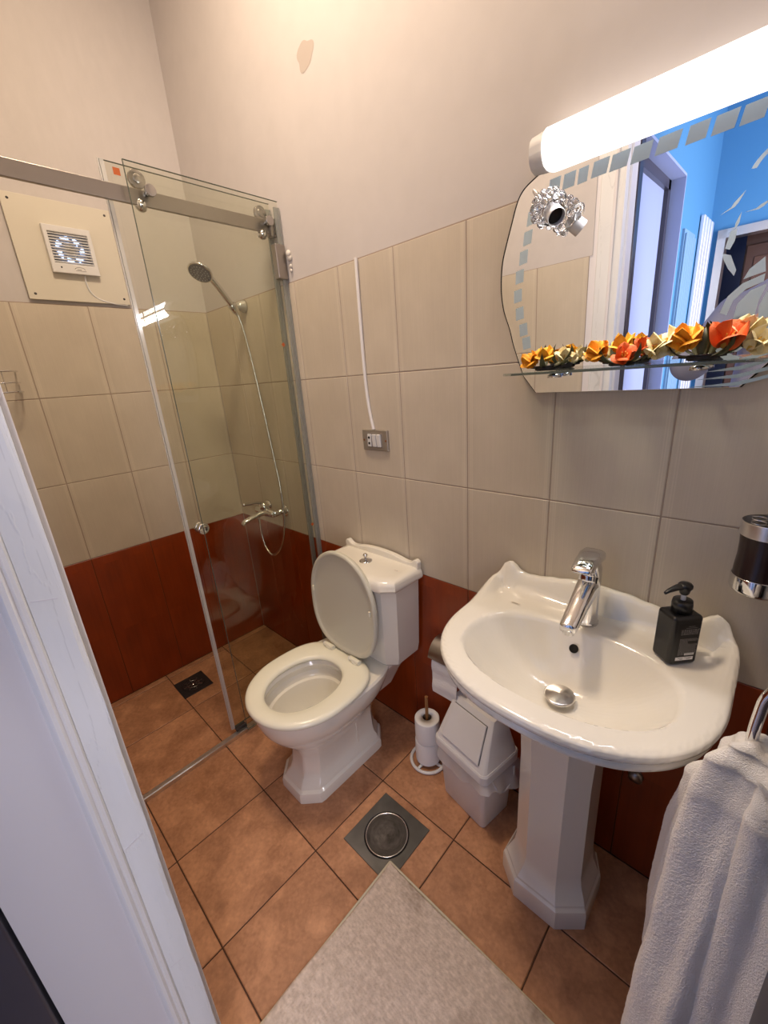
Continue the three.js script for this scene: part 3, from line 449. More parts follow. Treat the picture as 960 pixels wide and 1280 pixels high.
  obj('pump_head', [at(lathe([[.006, 0], [.0085, .003], [.0105, .012], [.013, .015], [.013, .021], [.010, .0245], [0, .0255]], 28), 0, .150, 0), loft([[0, .168, .009, .0065], [.018, .1675, .0075, .0055], [.034, .1625, .005, .004], [.042, .158, .0035, .003]].map(([d, y, a, b]) => Array.from({ length: 16 }, (_, i) => { const q = i / 16 * 6.283, w = a * Math.cos(q), th = -.05; const dx = -d, dz = w; return [dx * Math.cos(th) - dz * Math.sin(th), y + b * Math.sin(q), dx * Math.sin(th) + dz * Math.cos(th)]; })), { capEnd: true })], M.black, s);
  obj('label', new THREE.PlaneGeometry(.044, .090).translate(.003, .053, .0253), std({ roughness: .4, map: canvasTex(220, 450, (c, w, h) => {
    c.fillStyle = '#08080a'; c.fillRect(0, 0, w, h); c.fillStyle = '#b9b4b0'; c.font = '12px sans-serif'; c.textAlign = 'center'; c.fillText('HAND WASH', 130, 40); c.fillRect(70, 52, 120, 2);
    c.fillStyle = '#a39c98'; let k = 3; for (let y = 70; y < 370; y += 11) { let x = 30; while (x < 205) { k = (k * 16807) % 2147483647; const l = 6 + k % 18; if ((y < 130 || y > 150) && !(y > 200 && y < 235 && x > 110)) c.fillRect(x, y, l, 4); x += l + 5; } if (y === 147) y += 20; }
    c.fillStyle = '#e8e6e2'; c.fillRect(100, 350, 100, 26); c.fillStyle = '#222'; for (let x = 108; x < 192; x += 6) c.fillRect(x, 354, 2 + (x * 7) % 3, 14);
    c.fillStyle = '#f2f0ec'; c.fillRect(12, 394, 186, 40); c.fillStyle = '#333'; c.fillRect(40, 408, 50, 4); c.fillRect(110, 404, 70, 4); c.fillRect(60, 420, 30, 4); c.fillRect(130, 418, 40, 4); }) }), s);
  // toothbrush holder on the wall
  const h = thing('toothbrush_holder', 'wall mounted steel and black toothbrush holder above the soap', 'toothbrush holder', [2.181, .985, .046]);
  const R = .0445, r2 = (y, r) => [r, y];
  obj('base_band', lathe([[0, 0], [.036, 0], [.041, .004], [.0435, .010], [.0435, .034], [.042, .035]], 48), M.chrome, h);
  obj('sleeve', lathe([[.0415, .034], [.041, .05], [.0395, .075], [.040, .10], [.0415, .117]], 48), phy({ color: new THREE.Color(.018, .008, .008), roughness: .25 }), h);
  const top = new THREE.Shape(); top.absarc(0, 0, .0435, 0, 6.2832); const hs = [[-.018, -.014], [-.018, .014], [.018, -.014], [.018, .014], [0, 0]].slice(0, 4); for (const [x, z] of hs) { const p = new THREE.Path(); p.absellipse(x, z, .0105, .0085, 0, 6.2832, true); top.holes.push(p); }
  const tg = extrude(top, .0015, .0008); tg.rotateX(-Math.PI / 2);
  obj('top_band', [lathe([[.042, .117], [.0435, .118], [.0435, .143], [.0425, .1445]], 48), at(tg, 0, .1428, 0)], std({ color: new THREE.Color(.72, .70, .68), metalness: .9, roughness: .3 }), h);
  obj('inner_cup', lathe([[.041, .112], [0, .112]], 32), M.hole, h);
  obj('wall_plate', box(-.014, .014, .05, .10, -.046, -.036, .002), M.steel, h);
  // stop valve under the basin
  const v = thing('stop_valve', 'small chrome stop valve on the brown tiles under the washbasin', 'valve', [2.041, .405, 0]);
  obj('flange', lathe([[0, 0], [.026, 0], [.024, .006], [.012, .010], [0, .010]], 28, [0, 0, 1]), M.chrome, v); obj('body', [cyl([0, 0, .008], [0, 0, .05], .010), cyl([0, 0, .042], [0, .05, .042], .008)], M.chrome, v); obj('handle', at(lathe([[0, 0], [.016, 0], [.018, .006], [.016, .018], [0, .020]], 8, [0, -.25, 1]), 0, -.002, .05), M.steel, v);
  obj('flexible_hose', tube([[0, .05, .042], [-.005, .12, .05], [-.03, .22, .06], [-.09, .32, .075]], .006, 30, 8), M.steel, v);
}

// ------------------------------------------------------------------ mirror, shelf, lamp
const MT = V(1.900, 1.366, .002);
const mirror = thing('mirror', 'wavy edged frameless wall mirror with etched dashes above the washbasin', 'mirror', MT.toArray()); mirror.rotation.x = .026;
{
  const L = [[-.194, .002], [-.227, .043], [-.243, .085], [-.256, .121], [-.2655, .155], [-.281, .197], [-.288, .235], [-.289, .27], [-.286, .305], [-.278, .335], [-.265, .375], [-.251, .416], [-.236, .436], [-.212, .449], [-.18, .462], [-.12, .480], [-.05, .489]];
  const smooth = new THREE.SplineCurve(L.slice(1).map((p) => new THREE.Vector2(...p))).getPoints(60).map((p) => [p.x, p.y]);
  const left = [L[0], ...smooth], right = left.map(([x, y]) => [-x, y]).reverse();
  const g = extrude(shapeOf([...right, ...left].reverse()), .004, .0008, 1); g.translate(0, 0, .004);
  obj('pane', g, M.mirror, mirror);
  const inner = shapeOf([...right, ...left].reverse()); const g2 = extrude(inner, .0034, 0); g2.translate(0, 0, .0005); g2.scale(1.018, 1.008, 1); obj('backing', g2, M.hole, mirror, 'dark mirror edge');
  const ZE = .0088, etch = (pts, name = 'etched_mark') => { const q = extrude(shapeOf(pts), .0002); q.translate(0, 0, ZE); return obj(name, q, M.etch, mirror); };
  // dashed border, left side then top
  const dl = [[-.204, .391], [-.219, .379], [-.2265, .342], [-.235, .305], [-.243, .267], [-.246, .227], [-.240, .188], [-.229, .151], [-.220, .120]].slice(1);
  dl.forEach(([x, y], i) => { const w = .0098, hh = .0150, s = .25 - i * .07; etch([[x - w - s * hh * .0, y - hh], [x + w - s * hh * .0, y - hh + .003], [x + w + s * hh, y + hh], [x - w + s * hh, y + hh - .003]], 'etched_dash'); });
  for (const [x, w] of [[-.170, .016], [-.140, .0165], [-.1185 + .006, .013], [-.062, .024], [-.018, .022], [.03, .024], [.082, .022], [.117, .015], [.151, .017], [.19, .018], [.228, .018]].slice(0, 3)) { const y = .424; etch([[x - w * .75, y - .0135], [x + w * .7, y - .0125], [x + w * .9, y + .0135], [x - w * .55, y + .0125]], 'etched_dash'); }
  for (const [x, w] of [[-.0795, .0155], [-.045, .0165], [-.0085, .0165], [.033, .0185], [.0755, .0155], [.1125, .0165], [.149, .0165], [.186, .016], [.222, .016]]) { const y = .426; etch([[x - w * 1.08, y - .0135], [x + w * .78, y - .0125], [x + w * 1.08, y + .0135], [x - w * .78, y + .0125]], 'etched_dash'); }
  // etched sailing ship, gulls and waves
  const arc = (cx, cy, R1, R2, a0, a1, ox = 0, oy = 0, n = 18) => { const o = []; for (let i = 0; i <= n; i++) { const a = lerp(a0, a1, i / n); o.push([cx + R1 * Math.cos(a), cy + R1 * Math.sin(a)]); } for (let i = n; i >= 0; i--) { const a = lerp(a0, a1, i / n); o.push([cx + ox + R2 * Math.cos(a), cy + oy + R2 * Math.sin(a)]); } return o; };
  etch(arc(.205, .328, .052, .049, 1.55, 2.75, .004, .0));                 // crescent top right
  for (const [x, y, s, r] of [[.142, .301, .02, .5], [.176, .289, .018, .1], [.15, .271, .017, .9]]) etch([[-1, 0], [-.2, .02], [.1, .22], [1, .5], [.3, .0], [.0, -.12]].map(([a, b]) => [x + s * (a * Math.cos(r) - b * Math.sin(r)), y + s * (a * Math.sin(r) + b * Math.cos(r))]));
  etch([[.143, .262], [.152, .266], [.151, .247], [.146, .235], [.139, .238]]); etch([[.137, .231], [.149, .226], [.160, .201], [.158, .192], [.148, .205], [.139, .222]]);
  etch([[.196, .214], [.178, .199], [.172, .184], [.186, .188], [.20, .191]]); etch([[.2, .188], [.172, .178], [.154, .160], [.147, .134], [.157, .129], [.163, .152], [.178, .168], [.2, .176]]);
  etch([[.205, .172], [.185, .165], [.170, .146], [.167, .120], [.182, .116], [.196, .121], [.198, .146]]); etch([[.215, .17], [.206, .158], [.2, .138], [.202, .118], [.22, .118], [.232, .13], [.228, .15]]); etch([[.238, .168], [.246, .118], [.256, .112], [.25, .15]]);
  etch(arc(.186, .087, .040, .033, 1.6, 4.6, .006, .002)); etch(arc(.190, .085, .022, .016, 1.7, 4.3, .005, .001)); etch([[.186, .108], [.19, .108], [.188, .094], [.184, .094]]); etch([[.215, .108], [.219, .108], [.218, .09], [.214, .09]]);
  for (let i = 0; i < 4; i++) { const y = .052 - i * .014; etch([[.150 - i * .012, y - .006], [.19, y + .002], [.235, y + .014], [.235, y + .008], [.19, y - .005]]); }
}
{
  const t = thing('mirror_shelf', 'narrow glass shelf fixed across the bottom of the mirror', 'shelf', [1.898, 1.413, .013]);
  const s = new THREE.Shape(); s.moveTo(-.238, 0); s.lineTo(.238, 0); s.lineTo(.238, .075); s.quadraticCurveTo(.235, .103, .20, .105); s.lineTo(-.20, .105); s.quadraticCurveTo(-.235, .103, -.238, .075); s.closePath();
  const g = extrude(s, .0042, .0008); g.rotateX(Math.PI / 2); obj('glass_plate', at(g, 0, .0052, .0), phy({ color: new THREE.Color(.80, .86, .85), transmission: 1, thickness: 0, roughness: .02, ior: 1.5 }), t);
  obj('glass_front_edge', at(box(-.205, .205, .0005, .0047, .1048, .1056), 0, 0, 0), M.glassEdge, t);
  for (const x of [-.135, .135]) obj('bracket', [at(lathe([[0, 0], [.016, 0], [.015, .006], [.009, .010], [0, .011]], 24), x, -.010, .03), cyl([x, -.004, .0], [x, -.004, .032], .006)], M.chrome, t);
}
{
  const t = thing('mirror_lamp', 'glowing white tube lamp mounted above the mirror', 'lamp', [1.90, 1.852, .004]);
  obj('base', box(-.20, .205, -.028, .028, -.006, .022, .004), M.whitePlastic, t);
  const half = [[.0, -.035], [.03, -.035], [.047, -.031], [.058, -.021], [.063, -.007], [.063, .007], [.058, .021], [.047, .031], [.03, .035], [0, .035]];
  const dg = loft([-.182, -.179, .182, .185].map((x, i) => half.map(([z, y]) => { const k = i === 0 || i === 3 ? .95 : 1; return [x, y * k, z * k]; })), { capStart: true, capEnd: true, crease: .6 });
  obj('diffuser', dg, M.lampGlow, t);
  for (const s of [-1, 1]) obj('end_cap', loft([0, 1].map((k) => half.map(([z, y]) => [s * lerp(.184, .213, k), y * .97 * lerp(1, .93, k), z * .90 * lerp(1, .9, k)])), { capStart: true, capEnd: true, crease: .5 }), M.whitePlastic, t);
  for (const [dy, dz, ly, lz, k] of [[-.02, .070, -.66, 1, .88], [.02, .070, .55, 1, .18]]) { const l = new THREE.RectAreaLight(new THREE.Color(1, .97, 1.02), LIGHT.lamp * k * 2, .36, .035); l.position.set(1.90, 1.852 + dy, .004 + dz); l.lookAt(1.90, 1.852 + dy + ly, .004 + dz + lz); scene.add(l); }
}
{ // unseen warm ceiling panel above the frame, placed to light walls and fixture tops
  const t = thing('ceiling_light', 'unseen warm ceiling light panel above the picture, placed to light the walls and fixtures', 'ceiling light', [1.15, CEIL, .52]);
  obj('frame', [box(-.145, .145, -.014, 0, -.145, -.125), box(-.145, .145, -.014, 0, .125, .145), box(-.145, -.125, -.014, 0, -.125, .125), box(.125, .145, -.014, 0, -.125, .125)], M.whitePlastic, t);
  obj('glow', box(-.125, .125, -.008, 0, -.125, .125), std({ color: 0xffffff, emissive: new THREE.Color(1, .79, .58), emissiveIntensity: 2 }), t);
  const l = new THREE.RectAreaLight(new THREE.Color(1, .79, .58), LIGHT.unseenCeiling, .25, .25); l.position.set(1.15, CEIL - .016, .52); l.lookAt(1.15, 0, .52); scene.add(l);
}
{ // clear glass spotlight at the mirror's upper left
  const t = thing('glass_spotlight', 'clear bubbled glass wall spotlight on the upper left of the mirror', 'spotlight', [1.676, 1.803, .012]);
  const D = V(.100, -.102, .084), d = D.clone().normalize();
  obj('stem', [cyl([0, 0, -.002], d.clone().multiplyScalar(.078).toArray(), .0035, .0085, 20), at(new THREE.SphereGeometry(.006, 16, 12), 0, 0, 0)], M.chrome, t);
  const c = d.clone().multiplyScalar(.108), bl = [];
  const q = new THREE.Quaternion().setFromUnitVectors(V(0, 1, 0), d);
  const shell = lathe([[.008, -.032], [.018, -.028], [.027, -.015], [.030, 0], [.028, .012], [.024, .02]], 28); shell.applyQuaternion(q); bl.push(at(shell, c.x, c.y, c.z));
  for (let i = 0; i < 34; i++) { const a = i * 2.39996, h = -.026 + .046 * (i / 34), r = .029 * Math.sqrt(Math.max(.1, 1 - Math.pow(h / .036, 2))); const p = V(r * Math.cos(a), h, r * Math.sin(a)).applyQuaternion(q).add(c); bl.push(at(new THREE.SphereGeometry(rr(.006, .0095), 12, 8), p.x, p.y, p.z)); }
  obj('glass_cup', bl, M.clearGlass, t);
  const sk = lathe([[.008, -.004], [.0155, 0], [.017, .01], [.0175, .034], [.0158, .034], [.0155, .012], [0, .008]], 32); sk.applyQuaternion(q); const c2 = d.clone().multiplyScalar(.116); obj('socket', at(sk, c2.x, c2.y, c2.z), std({ color: new THREE.Color(.72, .72, .72), roughness: .25, metalness: .4 }), t);
  const hh = lathe([[.0154, .0], [0, .0]], 28); hh.applyQuaternion(q); const c3 = d.clone().multiplyScalar(.140); obj('socket_opening', at(hh, c3.x, c3.y, c3.z), M.hole, t);
}

// ------------------------------------------------------------------ flowers on the shelf
const petalMats = { yellow: [0.95, .52, .04], cream: [.95, .80, .42], red: [.85, .15, .02], gold: [.95, .42, .02] };
for (const k in petalMats) { const c = petalMats[k]; petalMats[k] = std({ color: new THREE.Color(...c), roughness: .6, side: THREE.DoubleSide, bumpMap: plasterBump, bumpScale: .0006 }); }
const leafMat = std({ color: new THREE.Color(.085, .085, .03), roughness: .55, side: THREE.DoubleSide }), wicker = std({ color: new THREE.Color(.02, .014, .012), roughness: .6 }), stamenMat = std({ color: new THREE.Color(.75, .45, .06), roughness: .7 });
function petalGeo(L, W, curl, cup, tip = .75) {
  const n = 8, m = 5, P = [], I = [], U = [];
  for (let i = 0; i <= n; i++) { const t = i / n, w = W * Math.pow(Math.sin(Math.PI * Math.min(1, .06 + t * .94)), tip) * (1 - .25 * t), a = curl * t * t; for (let j = 0; j <= m; j++) { const s = j / m * 2 - 1; P.push(s * w, L * t * Math.cos(a) , L * t * Math.sin(a) + cup * s * s * w - .0008 * Math.cos(s * 9)); U.push(j / m, t); } }
  for (let i = 0; i < n; i++) for (let j = 0; j < m; j++) { const a = i * (m + 1) + j; I.push(a, a + 1, a + m + 2, a, a + m + 2, a + m + 1); }
  const g = new THREE.BufferGeometry(); g.setAttribute('position', new THREE.Float32BufferAttribute(P, 3)); g.setAttribute('uv', new THREE.Float32BufferAttribute(U, 2)); g.setIndex(I); g.computeVertexNormals(); return g;
}
const PG = [petalGeo(.027, .0125, .30, .32, .5), petalGeo(.030, .0130, -.1, .38, .5), petalGeo(.025, .0135, .5, .28, .42)];
function cluster(x, z, label, list, leaves) {
  const t = thing('flower_cluster', label, 'flowers', [x, 1.4198, z]);
  obj('wicker_base', [at(lathe([[0, 0], [.02, 0], [.024, .005], [.021, .010], [0, .010]], 20), 0, 0, 0), ...[0, 1, 2].map((i) => at(new THREE.TorusGeometry(.022, .002, 6, 24).rotateX(Math.PI / 2), 0, .003 + i * .003, 0)), ...[-1, 1].map((s) => cyl([0, .005, 0], [s * .035, .009, .002], .003, .003, 8))], wicker, t);
  for (const [fx, fy, fz, yaw, tilt, kind, size, n, open] of list) {
    const f = obj('flower', [...Array.from({ length: 5 }, (_, i) => { const a = i * 1.257; return cyl([0, 0, 0], [.004 * Math.cos(a), .016, .004 * Math.sin(a)], .0007, .0009, 5); }), at(new THREE.SphereGeometry(.0045, 10, 8), 0, .002, 0)], kind === 'red' ? stamenMat : stamenMat, t);
    f.position.set(fx, fy, fz); f.rotation.set(tilt, yaw, 0, 'YXZ'); f.scale.setScalar(size * 1.25);
    for (let i = 0; i < n; i++) { const p = obj('petal', PG[(i + (kind === 'red' ? 0 : 1)) % 3], petalMats[kind], f); p.rotation.order = 'YXZ'; p.rotation.y = i / n * 6.283 + rr(-.1, .1); p.rotation.x = open * .78 + (i % 2) * .16 + rr(-.08, .08); p.position.set(0, i % 2 ? .0 : .001, 0); }
  }
  for (const [a, l, up] of leaves) { const g = obj('leaf', petalGeo(l, l * .17, -.5, .4, .8), leafMat, t); g.rotation.order = 'YXZ'; g.rotation.set(Math.min(up, 1.36), a, 0); g.position.set(Math.sin(a) * .016, .008, Math.cos(a) * .016); }
}
const CLX = [[1.752, .066], [1.908, .07], [2.038, .07]];
cluster(...CLX[0], 'leftmost flower cluster on the glass shelf, orange-yellow with pale buds', [[-.024, .014, .012, -.5, .75, 'gold', .95, 8, .5], [.002, .022, .012, .2, .5, 'yellow', .9, 8, .42], [.036, .018, .0, .6, .5, 'cream', .82, 6, .4], [-.03, .02, -.01, -1, .4, 'cream', .6, 5, .4], [.052, .017, .0, 1.2, .6, 'cream', .55, 5, .3]], [[-1.2, .05, 1.5], [1.3, .06, 1.45], [2.4, .05, .9], [.2, .045, 1.5], [1.7, .055, 1.2], [-2.6, .05, .7]]);
cluster(...CLX[1], 'middle flower cluster on the glass shelf, with a red tulip in its centre', [[-.036, .018, .014, -.5, .65, 'gold', 1.05, 9, .5], [-.004, .026, -.006, 0, .25, 'yellow', 1, 8, .42], [.008, .012, .022, .3, .95, 'red', .95, 6, .42], [.036, .022, .008, .7, .6, 'red', .9, 5, .38], [.052, .016, .014, .9, .8, 'cream', 1.05, 6, .4], [.07, .018, .0, 1.1, .6, 'cream', .75, 5, .35], [-.058, .016, .004, -1, .6, 'cream', .65, 5, .35]], [[-1.4, .06, 1.5], [1.35, .058, 1.45], [2.2, .05, .8], [.8, .05, 1.5], [-2.4, .055, .7], [-.6, .05, 1.55], [1.8, .055, 1.3]]);
cluster(...CLX[2], 'rightmost flower cluster on the glass shelf, with cream petals and an orange lily', [[-.052, .020, .006, -.8, .5, 'cream', 1.25, 6, .42], [-.022, .024, .014, -.2, .5, 'gold', 1.2, 9, .42], [.030, .022, .012, .45, .65, 'red', 1.35, 5, .42], [.050, .028, -.012, .9, .4, 'cream', 1.2, 7, .5], [.064, .014, .010, 1.1, .9, 'cream', 1.1, 6, .4]], [[-1.4, .05, 1.5], [1.4, .06, 1.4], [0, .05, .3], [.9, .055, 1.5], [2.6, .06, .3], [-2.6, .055, .5], [3.1, .06, .2]]);

// ------------------------------------------------------------------ wall switch and conduit
{
  const s = thing('wall_switch', 'metal wall plate with two white switches and a socket', 'switch', [1.124, 1.220, .0]);
  obj('plate', new RoundedBoxGeometry(.124, .073, .009, 2, .003).translate(0, 0, .0045), std({ color: new THREE.Color(.42, .38, .33), metalness: .7, roughness: .4 }), s);
  obj('frame', box(-.036, .036, -.025, .025, .008, .0105, .001), std({ color: new THREE.Color(.30, .27, .24), metalness: .5, roughness: .4 }), s);
  for (const x of [0.0015, .0235]) obj('rocker', new RoundedBoxGeometry(.017, .044, .007, 2, .0015).rotateX(.07).translate(x, 0, .012), M.whitePlastic, s);
  const so = obj('socket', new RoundedBoxGeometry(.017, .044, .006, 2, .0015).translate(-.0225, 0, .0115), M.whitePlastic, s); obj('socket_hole', [at(new THREE.CylinderGeometry(.0048, .0048, .001, 16).rotateX(Math.PI / 2), -.0225, .010, .0147), at(new THREE.CylinderGeometry(.0048, .0048, .001, 16).rotateX(Math.PI / 2), -.0225, -.010, .0147)], M.hole, so);
  for (const x of [-.053, .053]) obj('screw', at(lathe([[0, .0015], [.003, .001], [.004, 0]], 14, [0, 0, 1]), x, 0, .009), std({ color: new THREE.Color(.3, .12, .05), metalness: .5, roughness: .5 }), s);
  tag(obj('cable_conduit', tube([[1.098, 1.795, .006], [1.0965, 1.70, .006], [1.096, 1.60, .006], [1.096, 1.50, .006], [1.099, 1.40, .006], [1.107, 1.32, .006], [1.120, 1.258, .006]], .0058, 60, 10), std({ color: new THREE.Color(.78, .75, .72), roughness: .5 })), 'white cable conduit running down the tiles to the switch plate', 'conduit');
}

// ------------------------------------------------------------------ bin, paper
{
  const ang = -.176, o = V(1.489, 0, .16), ex = V(Math.cos(-ang), 0, Math.sin(-ang)), t = thing('waste_bin', 'white swing lid waste bin between toilet and washbasin', 'bin', [1.5975, 0, .112], ang);
  const rect = (y, w, d, r) => { const o2 = []; for (const [sx, sz, a0] of [[1, 1, 0], [-1, 1, Math.PI / 2], [-1, -1, Math.PI], [1, -1, 1.5 * Math.PI]]) for (let i = 0; i < 5; i++) { const a = a0 + i / 4 * Math.PI / 2; o2.push([sx * (w / 2 - r) + r * Math.cos(a), y, sz * (d / 2 - r) + r * Math.sin(a)]); } return o2; };
  obj('body', loft([rect(.0005, .178, .130, .014), rect(.005, .182, .134, .016), rect(.225, .208, .158, .018), rect(.25, .212, .162, .018)], { capStart: true, crease: .6 }), M.binPlastic, t);
  const lidM = M.binPlastic, hd = obj('lid', (() => { // rim, then a ridge rising to the flap
    const rim = [rect(.222, .216, .166, .018), rect(.224, .226, .176, .02), rect(.252, .226, .176, .02), rect(.258, .220, .170, .02)];
    const R = rect(.258, .216, .166, .018), topR = R.map(([x, y, z]) => [x * .76, .258 + .145, z * .34 - .018]);
    const mid = R.map(([x, y, z], i) => [lerp(x, topR[i][0], .5), lerp(y, topR[i][1], .52), lerp(z, topR[i][2], .5)]);
    return loft([...rim, R, mid, topR], { capEnd: true, crease: .45 }); })(), lidM, t);
  // flap on the front slope, recessed gap around it
  const slope = Math.atan2(.145, .083 - .010), L = Math.hypot(.145, .073);
  const flap = new THREE.Group();
  const place = (g) => { g.rotateX(-(Math.PI / 2 - slope)); g.translate(0, .258 + .0725, .0485); return g; };
  const tri = (w0, w1, h, dz, dep) => { const q = extrude(shapeOf([[-w0, -h], [w0, -h], [w1, h], [-w1, h]]), dep, .0015); q.translate(0, 0, dz); return place(q); };
  obj('flap_gap', tri(.080, .068, L * .375, -.002, .0030), std({ color: new THREE.Color(.16, .155, .15), roughness: .7 }), t);
  obj('flap', tri(.0785, .0665, L * .366, .0, .0050), lidM, t);
  // plastic liner bag hanging over the side
  const bag = phy({ color: new THREE.Color(.86, .85, .85), transmission: .55, thickness: 0, roughness: .4, side: THREE.DoubleSide });
  const br = []; for (let i = 0; i <= 14; i++) { const u = i / 14, row = []; for (let j = 0; j <= 40; j++) { const v = j / 40, y = .224 - u * (.035 + .02 * Math.sin(v * 9) + .02 * v) , k = 1 + u * (.05 + .05 * Math.sin(v * 31) + .03 * Math.sin(v * 17)); const s = v * .41; let x, z; if (s < .2) { x = -.09 + s; z = .085; } else { x = .112; z = .085 - (s - .2) * .8; } if (s > .17 && s < .23) { const q = (s - .17) / .06 * Math.PI / 2; x = .085 + .027 * Math.sin(q); z = .0615 + .0245 * Math.cos(q); } row.push([x * k + (s > .2 ? u * .02 * v : 0), y, z * k]); } br.push(row); }
  obj('liner_bag', loft(br, { closed: false }), bag, t);
  obj('liner_handle', tube([[.112, .225, .05], [.122, .20, .045], [.128, .175, .03], [.127, .165, .0], [.124, .185, -.035], [.118, .215, -.05]], .004, 40, 8), bag, t);
}
{
  const t = thing('paper_stand', 'white wire stand with wooden stick holding spare toilet rolls', 'stand', [1.378, 0, .098]);
  obj('base_ring', [at(new THREE.TorusGeometry(.066, .006, 10, 48).rotateX(Math.PI / 2), 0, .007, 0), box(-.066, .066, .004, .011, -.005, .005, .002), box(-.005, .005, .004, .011, -.066, .066, .002)], M.whitePlastic, t);
  obj('stick', cyl([0, .006, 0], [.0, .30, -.004], .0068, .006, 14), M.wood, t, 'thin wooden stick');
  const roll = (r) => lathe([[.017, 0], [r - .003, 0], [r, .004], [r + .0005, .05], [r, .094], [r - .003, .098], [.017, .098], [.017, 0]], 48);
  const a = thing('toilet_roll', 'lower white toilet roll on the stand, ringed by the stand base', 'toilet roll', [1.378, .0125, .098], 0); obj('paper', roll(.047), M.paper, a); obj('core', lathe([[.0165, .001], [.0165, .097]], 24), std({ color: new THREE.Color(.25, .18, .12), roughness: .9, side: THREE.DoubleSide }), a);
  const b = a.clone(); b.name = numbered('toilet_roll'); b.position.set(1.380, .1115, .097); b.rotation.y = 1; b.userData.label = 'upper white toilet roll with the wooden stick poking out'; scene.add(b);
}
{
  const t = thing('paper_holder', 'steel wall paper holder half hidden behind the washbasin', 'paper holder', [1.478, .50, 0]);
  obj('cover', (() => { const rings = []; for (const x of [-.062, .062]) { const r = []; for (let i = 0; i <= 10; i++) { const a = Math.PI * .05 + i / 10 * Math.PI * .62; r.push([x, .066 * Math.sin(a), .064 + .060 * Math.cos(a)]); } for (let i = 10; i >= 0; i--) { const a = Math.PI * .05 + i / 10 * Math.PI * .62; r.push([x, .064 * Math.sin(a), .064 + .058 * Math.cos(a)]); } rings.push(r); } return loft(rings, { capStart: true, capEnd: true, crease: .6 }); })(), M.steel, t);
  obj('wall_plate', box(-.06, .06, -.02, .066, .0005, .012, .002), M.steel, t); obj('bar', [cyl([-.064, 0, .064], [.064, 0, .064], .005), box(-.066, -.062, -.006, .006, .004, .07), box(.062, .066, -.006, .006, .004, .07)], M.chrome, t);
  const r = thing('paper_roll', 'white toilet roll with hanging sheet in the wall holder', 'toilet roll', [1.478, .50, .064]);
  obj('paper', lathe([[.018, -.05], [.05, -.05], [.052, -.046], [.052, .046], [.05, .05], [.018, .05], [.018, -.05]], 40, [1, 0, 0]), M.paper, r);
  const sh = []; for (let i = 0; i <= 12; i++) { const y = -.0 - i * .0108; sh.push([[-.05, y, .0525 + .003 * Math.sin(i * .8)], [-.02, y, .0535 + .003 * Math.sin(i * .9)], [.02, y, .053 + .003 * Math.sin(i)], [.05, y - .004 * (i === 12), .0525 + .003 * Math.cos(i * .7)], [.05, y, .0515], [-.05, y, .0515]]); }
  obj('hanging_sheet', loft(sh, { capEnd: true }), M.paper, r);
}

